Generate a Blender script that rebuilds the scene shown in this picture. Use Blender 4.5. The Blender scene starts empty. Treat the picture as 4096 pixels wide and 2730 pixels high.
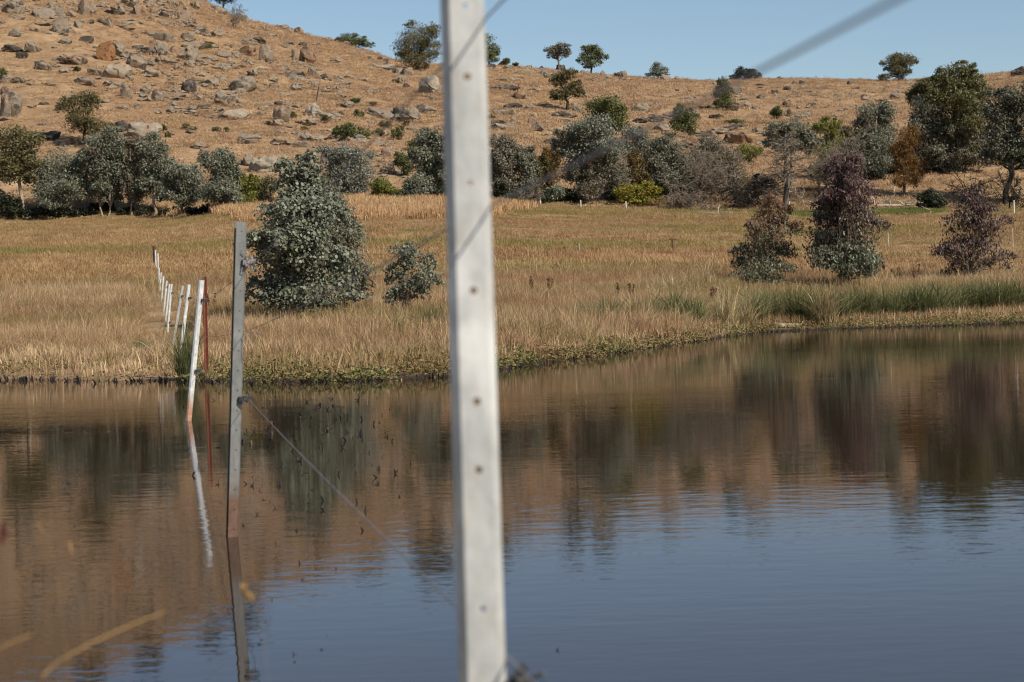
import bpy, math, random, zlib
import numpy as np
from mathutils import Vector, Matrix, noise as mnoise

random.seed(7)
RNG = np.random.default_rng(7)
SC = bpy.context.scene
COL = SC.collection

# ------------------------------------------------------------------ camera
F = 7964.0                    # focal length in pixels of the 4096 wide frame (70 mm on 36 mm)
CH = 1.25                     # eye height above the water
PITCH, ROLL = 0.0241, 0.027
right0 = Vector((1, 0, 0)); up0 = Vector((0, math.sin(PITCH), math.cos(PITCH)))
FWD = Vector((0, math.cos(PITCH), -math.sin(PITCH)))
CR = right0 * math.cos(ROLL) - up0 * math.sin(ROLL)
CU = up0 * math.cos(ROLL) + right0 * math.sin(ROLL)
EYE = Vector((0, 0, CH))
cd = bpy.data.cameras.new('camera'); cam = bpy.data.objects.new('camera', cd); COL.objects.link(cam)
m3 = Matrix((CR, CU, -FWD)).transposed()
cam.matrix_world = Matrix.Translation(EYE) @ m3.to_4x4()
cd.lens = 70; cd.sensor_width = 36; cd.clip_start = 0.05; cd.clip_end = 5000
cd.dof.use_dof = True; cd.dof.focus_distance = 48; cd.dof.aperture_fstop = 7.0
SC.camera = cam
# ------------------------------------------------------------------ light
SUN_AZ, SUN_EL = math.radians(48), math.radians(41)      # azimuth to the right of straight behind the camera
sdir = Vector((math.sin(SUN_AZ) * math.cos(SUN_EL), -math.cos(SUN_AZ) * math.cos(SUN_EL), math.sin(SUN_EL)))
w = bpy.data.worlds.new('World'); SC.world = w; w.use_nodes = True
nt = w.node_tree; nt.nodes.clear()
sky = nt.nodes.new('ShaderNodeTexSky'); sky.sky_type = 'NISHITA'; sky.sun_disc = False
sky.sun_elevation = SUN_EL; sky.sun_rotation = math.atan2(sdir.x, sdir.y)
sky.air_density = 1.0; sky.dust_density = 0.25; sky.ozone_density = 2.2; sky.altitude = 300
bg = nt.nodes.new('ShaderNodeBackground'); bg.inputs[1].default_value = 0.080
wo = nt.nodes.new('ShaderNodeOutputWorld')
nt.links.new(sky.outputs[0], bg.inputs[0]); nt.links.new(bg.outputs[0], wo.inputs[0])
sl = bpy.data.lights.new('sun', 'SUN'); sl.energy = 4.9; sl.angle = math.radians(0.5); sl.color = (1, 0.93, 0.82)
so = bpy.data.objects.new('sun', sl); COL.objects.link(so)
so.rotation_euler = sdir.to_track_quat('Z', 'Y').to_euler(); so.location = (30, -30, 60)
SC.view_settings.view_transform = 'Standard'; SC.view_settings.look = 'None'
SC.view_settings.exposure = 0.3; SC.view_settings.gamma = 1.0
SC.cycles.filter_width = 1.15; SC.cycles.max_bounces = 6; SC.cycles.diffuse_bounces = 2; SC.cycles.glossy_bounces = 3
SC.cycles.transmission_bounces = 2; SC.cycles.caustics_reflective = False; SC.cycles.caustics_refractive = False

# ------------------------------------------------------------------ pixel <-> place helpers
def ray(u, v):
    return FWD + CR * ((u - 2048) / F) + CU * ((1365 - v) / F)
def at(u, v, Y):
    d = ray(u, v); return EYE + d * (Y / d.y)
HK_U = np.array([-1500, 0, 700, 1400, 1800, 2000, 2500, 3046, 3600, 4096, 5600.])
HK_SH = np.array([44, 34.5, 31, 29.6, 31, 32.7, 40, 54.5, 56.5, 57, 62.])
TL_U = np.array([-1500, 0, 700, 900, 1200, 1780, 2300, 2900, 3200, 4096, 5600.])
TL_Z = np.array([10, 9.8, 9.8, 10.6, 10.9, 10.8, 9.7, 9.0, 8.5, 8.5, 9.])
SK_U = np.array([-1500, 0, 174, 348, 522, 696, 836, 975, 1218, 1497, 1601, 1758, 1950, 2228, 2437, 2611, 2872, 3046, 3307, 3586, 3690, 3951, 4096, 4500, 5600.])
SK_V = np.array([-420, -280, -244, -200, -148, -70, 2, 70, 131, 205, 244, 262, 262, 279, 305, 313, 328, 322, 319, 326, 322, 305, 287, 262, 250.])
RG_U = np.array([-1500, 0, 1000, 2000, 4096, 5600.]); RG_Y = np.array([440, 430, 400, 375, 365, 370.])
def hash2(X, Y):
    return (0.5 * np.sin(X * .113 + Y * .071 + 1.3) + 0.35 * np.sin(X * -.19 + Y * .13 + .4) + .3 * np.sin(X * .31 + Y * .27 + 2.2)
            + .2 * np.sin(X * .47 - Y * .53 + .9) + .12 * np.sin(X * .9 + Y * .77) + .1 * np.sin(X * 1.3 - Y * 1.1 + 2))
def shore(X, Y):
    u = 2048 + X / np.maximum(Y, 4.) * F
    return np.interp(u, HK_U, HK_SH) + .35 * np.sin(X * .9) + .2 * np.sin(X * 2.3 + 1)
def H(X, Y):
    X = np.asarray(X, float); Y = np.asarray(Y, float)
    Yc = np.maximum(Y, 4.)
    u = 2048 + X / Yc * F
    ys = shore(X, Y); s = Y - ys
    ztl = np.interp(u, TL_U, TL_Z); yr = np.interp(u, RG_U, RG_Y)
    e = 1173 - .027 * (u - 2048) - np.interp(u, SK_U, SK_V)
    zr = CH + e / F * yr
    yf = np.maximum(ys + 6, 56.)
    bank = np.interp(s, [-6, -2, 0, 1, 4], [-.9, -.35, -.02, .06, .2])
    flat = .2 + .2 * np.clip((s - 4) / np.maximum(yf - ys - 4, .1), 0, 1)
    fld = .4 + (ztl - .4) * (Y - yf) / (200 - yf)
    t = np.clip((Y - 200) / (yr - 200), 0, 1)
    hill = ztl + (zr - ztl) * (1.22 * t - .22 * t * t)
    beyond = zr - .16 * (Y - yr) * np.clip((Y - yr) / 40, 0, 1)
    z = np.where(s < 4, bank, np.where(Y < yf, flat, np.where(Y < 200, fld, np.where(Y < yr, hill, beyond))))
    near = np.interp(Y, [-60, 0, 2.2, 3.2, 4.6, 6.5], [1.2, .45, .3, .12, -.3, -.9])
    z = np.where(Y < 8, np.maximum(near, -.9), z)
    n = hash2(X, Y)
    z = z + np.where(Y < 70, .03, np.where(Y < 200, .03 + (Y - 70) / 130 * .12, .15 + .55 * np.sin(np.pi * t) )) * n * (s > 1) * (Y > 8)
    return z
HY = np.concatenate([np.linspace(6, 120, 1800), np.linspace(120.1, 640, 3200)])
def hit(u, v, soft=True):
    d = ray(u, v)
    X = d.x / d.y * HY; Z = CH + d.z / d.y * HY
    ok = np.nonzero(Z < np.maximum(H(X, HY), 0))[0]
    if len(ok) == 0:
        Y = float(np.interp(u, RG_U, RG_Y)) - 2
    else:
        Y = float(HY[ok[0]])
    x = d.x / d.y * Y
    return Vector((x, Y, max(float(H(x, Y)), 0.0)))

# ------------------------------------------------------------------ object helpers
def link(o):
    COL.objects.link(o); return o
def tag(o, label=None, cat=None, group=None, kind=None):
    if label: o['label'] = label
    if cat: o['category'] = cat
    if group: o['group'] = group
    if kind: o['kind'] = kind
    return o
def thing(name, loc, label, cat, group=None):
    o = link(bpy.data.objects.new(name, None)); o.location = loc; o.empty_display_size = .2
    return tag(o, label, cat, group)
class MB:
    def __init__(s): s.V = []; s.F = []; s.n = 0; s.mi = []
    def add(s, V, Fs, mi=0):
        V = np.asarray(V, float).reshape(-1, 3); Fs = np.asarray(Fs, int)
        s.V.append(V); s.F.append(Fs + s.n); s.n += len(V); s.mi.append(np.full(len(Fs), mi)); return s
    def tube(s, pts, rad, k=6, cap=True, mi=0):
        pts = np.asarray([tuple(p) for p in pts], float); n = len(pts)
        rad = np.broadcast_to(np.asarray(rad, float), (n,))
        d = np.gradient(pts, axis=0); d /= np.linalg.norm(d, axis=1)[:, None] + 1e-9
        ref = np.where(np.abs(d[:, 2:3]) < .9, np.array([[0, 0, 1.]]), np.array([[1., 0, 0]]))
        a = np.cross(d, ref); a /= np.linalg.norm(a, axis=1)[:, None] + 1e-9
        b = np.cross(d, a)
        an = np.arange(k) / k * 2 * np.pi
        V = pts[:, None, :] + rad[:, None, None] * (np.cos(an)[None, :, None] * a[:, None, :] + np.sin(an)[None, :, None] * b[:, None, :])
        i = np.arange(n - 1)[:, None] * k; j = np.arange(k)[None, :]; j2 = (j + 1) % k
        Fs = np.stack([i + j, i + j2, i + k + j2, i + k + j], -1).reshape(-1, 4)
        s.add(V.reshape(-1, 3), Fs, mi)
        if cap:
            for r in (0, n - 1):
                c = np.vstack([V[r], pts[r]])
                s.add(c, np.array([[q, (q + 1) % k, k] for q in range(k)]), mi)
        return s
    def box(s, c, sz, mi=0):
        x, y, z = [q / 2 for q in sz]; c = np.array(c)
        V = np.array([[-x, -y, -z], [x, -y, -z], [x, y, -z], [-x, y, -z], [-x, -y, z], [x, -y, z], [x, y, z], [-x, y, z]]) + c
        return s.add(V, [[0, 3, 2, 1], [4, 5, 6, 7], [0, 1, 5, 4], [1, 2, 6, 5], [2, 3, 7, 6], [3, 0, 4, 7]], mi)
    def mesh(s, name, mats, smooth=False):
        V = np.concatenate(s.V); me = bpy.data.meshes.new(name)
        me.vertices.add(len(V)); me.vertices.foreach_set('co', V.astype(np.float32).ravel())
        lens = np.concatenate([np.full(len(f), f.shape[1]) for f in s.F])
        idx = np.concatenate([f.ravel() for f in s.F])
        me.loops.add(len(idx)); me.loops.foreach_set('vertex_index', idx.astype(np.int32))
        me.polygons.add(len(lens)); st = np.concatenate([[0], np.cumsum(lens)[:-1]])
        me.polygons.foreach_set('loop_start', st.astype(np.int32))
        me.polygons.foreach_set('material_index', np.concatenate(s.mi).astype(np.int32))
        me.polygons.foreach_set('use_smooth', np.full(len(lens), smooth))
        me.update(calc_edges=True); me.validate()
        for m in (mats if isinstance(mats, (list, tuple)) else [mats]): me.materials.append(m)
        return me
    def build(s, name, mats, parent=None, smooth=False, loc=None):
        o = link(bpy.data.objects.new(name, s.mesh(name, mats, smooth)))
        if parent: o.parent = parent
        if loc is not None: o.location = loc
        return o

# ------------------------------------------------------------------ materials
class NT:
    def __init__(s, name):
        s.m = bpy.data.materials.new(name); s.m.use_nodes = True; s.t = s.m.node_tree; s.t.nodes.clear()
        s.out = s.n('ShaderNodeOutputMaterial')
    def n(s, typ, **kw):
        x = s.t.nodes.new(typ)
        for k, v in kw.items(): setattr(x, k, v)
        return x
    def l(s, a, b): s.t.links.new(a, b)
    def set(s, sock, v):
        if hasattr(v, 'is_linked') or hasattr(v, 'links'): s.l(v, sock)
        else: sock.default_value = v
    def noise(s, vec, scale, detail=4, rough=.6, dist=0):
        x = s.n('ShaderNodeTexNoise'); s.l(vec, x.inputs['Vector']); x.inputs['Scale'].default_value = scale
        x.inputs['Detail'].default_value = detail; x.inputs['Roughness'].default_value = rough; x.inputs['Distortion'].default_value = dist
        return x.outputs[0]
    def ramp(s, fac, stops, interp='LINEAR'):
        x = s.n('ShaderNodeValToRGB'); s.set(x.inputs[0], fac); cr = x.color_ramp; cr.interpolation = interp
        while len(cr.elements) < len(stops): cr.elements.new(.5)
        for e, (p, c) in zip(cr.elements, stops):
            e.position = p; e.color = (c, c, c, 1) if isinstance(c, (int, float)) else (*c, 1)
        return x.outputs[0]
    def mix(s, fac, a, b, mode='MIX'):
        x = s.n('ShaderNodeMix', data_type='RGBA', blend_type=mode)
        s.set(x.inputs[0], fac)
        for sock, v in ((x.inputs[6], a), (x.inputs[7], b)):
            s.set(sock, (*v, 1) if isinstance(v, tuple) and len(v) == 3 else v)
        return x.outputs[2]
    def math(s, op, a, b=0.0):
        x = s.n('ShaderNodeMath', operation=op); s.set(x.inputs[0], a); s.set(x.inputs[1], b); return x.outputs[0]
    def map(s, vec, scale):
        x = s.n('ShaderNodeMapping'); s.l(vec, x.inputs[0]); x.inputs['Scale'].default_value = scale; return x.outputs[0]
    def pos(s): return s.n('ShaderNodeNewGeometry').outputs['Position']
    def rnd_island(s): return s.n('ShaderNodeNewGeometry').outputs['Random Per Island']
    def rnd_obj(s): return s.n('ShaderNodeObjectInfo').outputs['Random']
    def obj(s): return s.n('ShaderNodeTexCoord').outputs['Object']
    def bump(s, h, dist, strength=1.0):
        x = s.n('ShaderNodeBump'); s.l(h, x.inputs['Height']); x.inputs['Distance'].default_value = dist
        x.inputs['Strength'].default_value = strength; return x.outputs[0]
    def pbr(s, col, rough=.8, normal=None, metal=0.0, spec=.3, ior=None, transl=0.0):
        p = s.n('ShaderNodeBsdfPrincipled'); s.set(p.inputs['Base Color'], (*col, 1) if isinstance(col, tuple) else col)
        s.set(p.inputs['Roughness'], rough); p.inputs['Metallic'].default_value = metal
        p.inputs['Specular IOR Level'].default_value = spec
        if ior: p.inputs['IOR'].default_value = ior
        if normal is not None: s.l(normal, p.inputs['Normal'])
        o = p.outputs[0]
        if transl > 0:
            t = s.n('ShaderNodeBsdfTranslucent'); s.set(t.inputs[0], (*col, 1) if isinstance(col, tuple) else col)
            mx = s.n('ShaderNodeMixShader'); mx.inputs[0].default_value = transl
            s.l(o, mx.inputs[1]); s.l(t.outputs[0], mx.inputs[2]); o = mx.outputs[0]
        s.l(o, s.out.inputs[0]); return s.m
M = {}
def leaf_mat(key, a, b, c, spec=.35, rough=.5, transl=.28):
    """three leaf colours blended leaf by leaf, shifted a little from plant to plant and clump to clump"""
    k = NT(key)
    r = k.rnd_island(); ps = k.pos()
    nz = k.noise(ps, 1.3, 2)
    f = k.math('ADD', k.math('MULTIPLY', r, .75), k.math('MULTIPLY', nz, .3))
    g_ = 1.0 if key in ('leaf_dark', 'leaf_yellow') else 1.2
    a, b, c = [tuple(q * g_ for q in t) for t in (a, b, c)]
    col = k.ramp(f, [(.12, a), (.5, b), (.92, c)])
    M[key] = k.pbr(col, rough, spec=spec, transl=transl); return M[key]
leaf_mat('leaf_grey_green', (.070, .066, .042), (.128, .128, .084), (.215, .220, .155))
leaf_mat('leaf_silver', (.090, .090, .068), (.155, .160, .122), (.25, .255, .205))
leaf_mat('leaf_grey_brown', (.068, .054, .034), (.120, .104, .068), (.195, .180, .128))
leaf_mat('leaf_olive', (.050, .042, .014), (.095, .080, .028), (.150, .130, .052))
leaf_mat('leaf_green', (.046, .048, .014), (.082, .088, .024), (.135, .145, .048))
leaf_mat('leaf_wattle', (0.052, 0.058, 0.008), (0.114, 0.119, 0.016), (0.198, 0.189, 0.033))
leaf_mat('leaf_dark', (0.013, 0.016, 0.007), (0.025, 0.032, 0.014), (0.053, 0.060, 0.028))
leaf_mat('leaf_rust', (0.048, 0.023, 0.004), (0.115, 0.053, 0.008), (0.193, 0.098, 0.019))
leaf_mat('leaf_red', (.085, .046, .026), (.155, .082, .046), (.22, .125, .08))
leaf_mat('leaf_purple', (.046, .024, .022), (.092, .050, .045), (.155, .10, .09))
leaf_mat('leaf_yellow', (0.105, 0.085, 0.007), (0.315, 0.240, 0.018), (0.504, 0.380, 0.046))
leaf_mat('leaf_blue_green', (.085, .087, .056), (.140, .148, .098), (.215, .225, .160), spec=.4)
leaf_mat('leaf_sapling_green', (.050, .054, .030), (.092, .102, .060), (.165, .176, .115), spec=.45)
leaf_mat('leaf_dead', (0.095, 0.045, 0.023), (0.158, 0.080, 0.041), (0.231, 0.130, 0.074))
def bark(key, a, b, sc=6):
    k = NT(key); ps = k.map(k.pos(), (1, 1, .25))
    M[key] = k.pbr(k.mix(k.ramp(k.noise(ps, sc, 5), [(.35, 0.), (.65, 1.)]), a, b), .9, spec=.15)
bark('bark_pale', (.20, .145, .10), (.36, .29, .22)); bark('bark_grey', (.075, .062, .050), (.16, .14, .115))
bark('bark_dark', (.020, .017, .014), (.05, .042, .034)); bark('dead_wood', (.12, .092, .066), (.27, .22, .165))
bark('bleached_wood', (.32, .25, .19), (.52, .44, .36)); bark('red_twig', (.10, .06, .045), (.22, .15, .11))
# terrain
k = NT('dry_ground'); ps = k.pos()
n1 = k.noise(ps, .035, 5, .6); n2 = k.noise(ps, .35, 5, .65); n3 = k.noise(k.map(ps, (1, 1, .5)), 2.2, 5, .7)
tan = k.ramp(n2, [(.28, (.20, .127, .07)), (.48, (.325, .215, .12)), (.62, (.43, .295, .17)), (.78, (.52, .375, .225))])
red = k.ramp(n3, [(.3, (.19, .11, .06)), (.7, (.32, .195, .112))])
col = k.mix(k.ramp(n1, [(.42, 0.), (.62, .65)]), tan, red)
col = k.mix(k.ramp(n3, [(.35, 0.), (.7, .45)]), col, (.20, .12, .06))
va = k.n('ShaderNodeVertexColor', layer_name='zone')
sp = k.n('ShaderNodeSeparateColor'); k.l(va.outputs[0], sp.inputs[0])
grn = k.ramp(k.noise(ps, .8, 4), [(.35, (.10, .085, .025)), (.65, (.17, .155, .045))])
gf = k.math('MULTIPLY', sp.outputs[1], k.ramp(k.noise(k.map(ps, (.6, 1, 1)), .16, 5, .65), [(.42, 0.), (.60, 1.)]))
col = k.mix(gf, col, grn)
mudc = k.ramp(n3, [(.3, (.035, .026, .018)), (.7, (.085, .062, .042))])
col = k.mix(sp.outputs[0], col, mudc)
bare = k.ramp(n3, [(.3, (.20, .125, .068)), (.7, (.33, .215, .12))])
col = k.mix(sp.outputs[2], col, bare)
M['ground'] = k.pbr(col, .95, k.bump(k.math('ADD', n3, n2), .25, .9), spec=.1)
# grass
def grass_mat(key, stops, red=(.20, .095, .045), green=None, gs=.05, gm=.5):
    k = NT(key); ps = k.pos(); oi = k.n('ShaderNodeObjectInfo')
    f = k.math('ADD', k.math('MULTIPLY', k.rnd_island(), .68), k.math('MULTIPLY', oi.outputs['Random'], .32))
    c = k.ramp(f, stops)
    c = k.mix(k.ramp(k.noise(k.map(ps, (.55, 1.2, 1)), .07, 5, .65), [(.44, 0.), (.62, .6)]), c, red)
    c = k.mix(k.ramp(k.noise(k.map(ps, (.7, 1.5, 1)), .45, 4, .6), [(.47, 0.), (.66, .5)]), c, tuple(q * .58 for q in red))
    c = k.mix(k.ramp(k.noise(k.map(ps, (.8, 1.6, 1)), .23, 4, .6), [(.52, 0.), (.70, .45)]), c, tuple(min(1, q * 1.3) for q in stops[-1][1]))
    if green: c = k.mix(k.ramp(k.noise(k.map(ps, (.5, 1.3, 1)), gs, 4, .6), [(.50, 0.), (.64, gm)]), c, green)
    M[key] = k.pbr(c, .75, spec=.2, transl=.22)
grass_mat('grass_tall', [(.1, (.10, .06, .026)), (.32, (.30, .185, .088)), (.6, (.50, .34, .178)), (.95, (.68, .52, .32))], (.30, .155, .08), (.19, .165, .05), .09, .6)
grass_mat('grass_short', [(.1, (.17, .10, .042)), (.38, (.33, .20, .092)), (.7, (.49, .325, .155)), (.95, (.62, .45, .24))], (.34, .185, .095), (.20, .185, .05), .045, .75)
grass_mat('grass_hill', [(.1, (.26, .17, .09)), (.38, (.44, .285, .158)), (.72, (.56, .385, .22)), (.95, (.68, .50, .305))], (.37, .225, .14), None)
grass_mat('grass_orange', [(.1, (.28, .155, .07)), (.45, (.50, .31, .15)), (.9, (.68, .47, .255))], (.48, .28, .145), None)
grass_mat('ground_cover', [(.1, (.04, .07, .015)), (.4, (.115, .15, .038)), (.65, (.24, .21, .08)), (.95, (.38, .24, .12))], (.28, .155, .08), None)
grass_mat('rush', [(.1, (.05, .066, .02)), (.42, (.125, .145, .052)), (.74, (.235, .23, .10)), (.95, (.46, .39, .22))], (.15, .145, .055), None)
grass_mat('rush_straw', [(.1, (.07, .075, .025)), (.45, (.22, .18, .075)), (.75, (.46, .35, .18)), (.97, (.66, .52, .32))], (.30, .20, .09), None)
grass_mat('dock', [(.1, (.05, .018, .012)), (.5, (.10, .032, .020)), (.9, (.16, .06, .035))], (.09, .03, .02), None)
# granite
def granite(key, base, warm, warm_amt, dark_amt):
    k = NT(key); ob = k.n('ShaderNodeTexCoord').outputs['Object']; oi = k.n('ShaderNodeObjectInfo')
    ps = k.pos()
    n1 = k.noise(ps, .45, 5, .65); n2 = k.noise(ps, 2.4, 5, .7); n3 = k.noise(ps, .9, 5, .6, .6)
    c = k.ramp(n2, [(.25, tuple(q * .62 for q in base)), (.5, base), (.75, tuple(min(1, q * 1.35) for q in base))])
    wf = k.math('ADD', n1, k.math('MULTIPLY', k.math('SUBTRACT', oi.outputs['Random'], .5), .18))
    c = k.mix(k.ramp(wf, [(.62 - warm_amt, 0.), (.74 - warm_amt, .85)]), c, warm)
    c = k.mix(k.ramp(n3, [(.59 - dark_amt, 0.), (.65 - dark_amt, .85)]), c, (.040, .034, .028))
    n4 = k.noise(ps, 5.5, 4, .7); c = k.mix(k.ramp(n4, [(.5, 0.), (.68, .5)]), c, tuple(q * .5 for q in base))
    M[key] = k.pbr(c, .9, k.bump(k.math('ADD', n2, n3), .12, .8), spec=.2)
granite('granite_grey', (.215, .172, .125), (.25, .155, .095), .09, .03)
granite('granite_pale', (.265, .222, .165), (.27, .185, .12), .06, .01)
granite('granite_orange', (.22, .165, .115), (.255, .14, .078), .14, .05)
granite('granite_dark', (.13, .105, .085), (.15, .095, .065), .08, .16)
# metal etc
k = NT('galvanised_steel'); ob = k.obj()
c = k.ramp(k.noise(k.map(k.pos(), (1, 1, .4)), 22, 5, .65), [(.3, (.30, .30, .285)), (.5, (.41, .41, .385)), (.75, (.52, .51, .475))])
st = k.ramp(k.noise(k.map(k.pos(), (1, 1, .12)), 38, 4, .6), [(.52, 0.), (.72, .42)])
c = k.mix(st, c, (.30, .245, .18))
gr_ = k.ramp(k.noise(k.pos(), 9, 5, .7, .8), [(.45, 0.), (.66, .38)]); c = k.mix(gr_, c, (.26, .265, .26)); c = k.mix(k.ramp(k.noise(k.pos(), 5.5, 3, .5), [(.60, 0.), (.70, .5)]), c, (.70, .69, .65))
sz = k.n('ShaderNodeSeparateXYZ'); k.l(k.pos(), sz.inputs[0])
rf = k.math('ADD', sz.outputs[2], k.math('MULTIPLY', k.noise(k.pos(), 14, 4), .22))
rust = k.ramp(k.noise(k.pos(), 30, 4), [(.3, (.20, .075, .030)), (.7, (.36, .17, .075))])
atr = k.n('ShaderNodeAttribute', attribute_type='OBJECT', attribute_name='rust_height')
c = k.mix(k.ramp(k.math('SUBTRACT', k.math('ADD', atr.outputs['Fac'], .22), rf), [(.0, 0.), (.14, .85)]), c, rust)
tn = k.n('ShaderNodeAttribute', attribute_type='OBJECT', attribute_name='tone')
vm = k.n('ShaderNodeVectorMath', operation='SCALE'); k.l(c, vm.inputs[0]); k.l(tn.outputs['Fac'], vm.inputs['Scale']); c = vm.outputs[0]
M['steel'] = k.pbr(c, .48, k.bump(k.noise(k.pos(), 34, 5), .0016, .7), metal=.15, spec=.4)
k = NT('rust'); M['rust'] = k.pbr(k.ramp(k.noise(k.pos(), 40, 4), [(.3, (.05, .028, .016)), (.7, (.15, .085, .045))]), .9, spec=.1)
k = NT('red_rust'); M['red_rust'] = k.pbr(k.ramp(k.noise(k.pos(), 12, 4), [(.3, (.12, .036, .022)), (.7, (.20, .065, .038))]), .85, spec=.15)
k = NT('black_plastic'); M['plastic'] = k.pbr(k.ramp(k.noise(k.pos(), 60, 3), [(.3, (.022, .022, .022)), (.7, (.06, .057, .055))]), .5, spec=.4)
k = NT('wire_grey'); M['wire'] = k.pbr(k.ramp(k.noise(k.pos(), 8, 3), [(.3, (.16, .15, .15)), (.7, (.30, .29, .29))]), .5, metal=.4)
k = NT('knot_grey'); M['knot'] = k.pbr(k.ramp(k.noise(k.pos(), 40, 3), [(.3, (.14, .125, .12)), (.7, (.34, .31, .30))]), .55, spec=.3)
k = NT('white_post'); M['white_post'] = k.pbr(k.ramp(k.noise(k.pos(), 5, 3), [(.3, (.45, .40, .32)), (.7, (.66, .61, .52))]), .8)
k = NT('brown_post'); M['brown_post'] = k.pbr(k.ramp(k.noise(k.pos(), 5, 3), [(.3, (.06, .035, .025)), (.7, (.13, .07, .045))]), .85)
k = NT('straw'); M['straw'] = k.pbr(k.ramp(k.noise(k.pos(), 25, 3), [(.3, (.22, .125, .045)), (.7, (.36, .23, .09))]), .7, transl=.15)
k = NT('pond_debris'); M['debris'] = k.pbr(k.ramp(k.rnd_island(), [(.1, (.012, .011, .014)), (.8, (.04, .032, .03)), (.97, (.16, .10, .07))]), .6)
# water
k = NT('pond_water'); ps = k.pos()
w1 = k.noise(k.map(ps, (.8, 1.7, 1)), 4.5, 3, .55); w2 = k.noise(k.map(ps, (1, 1.4, 1)), .75, 2, .5); w3 = k.noise(k.map(ps, (1, 1.3, 1)), 11, 2, .5)
h = k.math('ADD', k.math('ADD', k.math('MULTIPLY', w1, 1.0), k.math('MULTIPLY', w2, 1.0)), k.math('MULTIPLY', w3, .12))
calm = k.ramp(k.noise(k.map(ps, (.35, 1, 1)), .16, 4), [(.36, .25), (.66, 1.15)])
nb_ = k.bump(k.math('MULTIPLY', h, calm), .0016)
df = k.n('ShaderNodeBsdfDiffuse'); df.inputs[0].default_value = (.030, .022, .012, 1); k.l(nb_, df.inputs['Normal'])
gl = k.n('ShaderNodeBsdfGlossy'); gl.inputs['Color'].default_value = (.84, .825, .89, 1); gl.inputs['Roughness'].default_value = .015; k.l(nb_, gl.inputs['Normal'])
fr = k.n('ShaderNodeFresnel'); fr.inputs['IOR'].default_value = 1.33; k.l(nb_, fr.inputs['Normal'])
mx = k.n('ShaderNodeMixShader'); k.l(fr.outputs[0], mx.inputs[0]); k.l(df.outputs[0], mx.inputs[1]); k.l(gl.outputs[0], mx.inputs[2]); k.l(mx.outputs[0], k.out.inputs[0]); M['water'] = k.m

# ------------------------------------------------------------------ the setting: ground and water
rows = np.concatenate([np.linspace(-60, 0, 16), np.linspace(1, 8, 15), np.linspace(9, 27, 10), np.linspace(27.6, 66, 90),
                       np.linspace(67, 200, 120), np.linspace(202, 470, 150), np.linspace(480, 1400, 24)])
cols = np.linspace(-1, 1, 361); cols = np.sign(cols) * np.abs(cols) ** 1.25 * .95
Wd = np.sqrt(rows ** 2 + 26 ** 2)
GX = cols[None, :] * Wd[:, None]; GY = np.repeat(rows[:, None], len(cols), 1)
# keep field of view dense: the X of a row grows with its distance
GZ = H(GX, GY)
nr, nc = GX.shape
i = np.arange(nr - 1)[:, None] * nc; j = np.arange(nc - 1)[None, :]
Fq = np.stack([i + j, i + j + 1, i + nc + j + 1, i + nc + j], -1).reshape(-1, 4)
g = MB().add(np.stack([GX, GY, GZ], -1).reshape(-1, 3), Fq)
ground = g.build('ground', M['ground'], smooth=True); tag(ground, 'dry grassy ground rising from the pond bank to the rocky hill', None, None, 'structure')
S = GY - shore(GX, GY); UU = 2048 + GX / np.maximum(GY, 4) * F
mud = np.clip(1 - (S - .5) / .9, 0, 1) * np.where((UU < 850) & (S > .15), .35, 1)
green = np.clip((GY - 95) / 30, 0, 1) * np.clip((206 - GY) / 6, 0, 1)
green = np.maximum(green, np.clip((UU - 2700) / 200, 0, 1) * np.exp(-((GY - 194) / 9) ** 2) * 1.6)
bare = np.exp(-((S - 2.0) / 2.0) ** 2) * np.clip((900 - UU) / 300, 0, 1) * (GY < 60)
ca = ground.data.color_attributes.new('zone', 'FLOAT_COLOR', 'POINT')
arr = np.stack([mud * (GY > 8), np.clip(green, 0, 1), bare, np.ones_like(mud)], -1).astype(np.float32)
ca.data.foreach_set('color', arr.ravel())
# water: the pond from the near bank to the far bank
wy = np.concatenate([np.linspace(3.0, 66, 40)]); wc = np.linspace(-1, 1, 41)
WX = wc[None, :] * (26 + wy[:, None] * .75); WY = np.repeat(wy[:, None], 41, 1)
i = np.arange(39)[:, None] * 41; j = np.arange(40)[None, :]
Fq = np.stack([i + j, i + j + 1, i + 41 + j + 1, i + 41 + j], -1).reshape(-1, 4)
water = MB().add(np.stack([WX, WY, np.zeros_like(WX)], -1).reshape(-1, 3), Fq).build('water', M['water'], smooth=True)
tag(water, 'still brown pond reflecting the hill and blue sky', None, None, 'structure')

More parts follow.
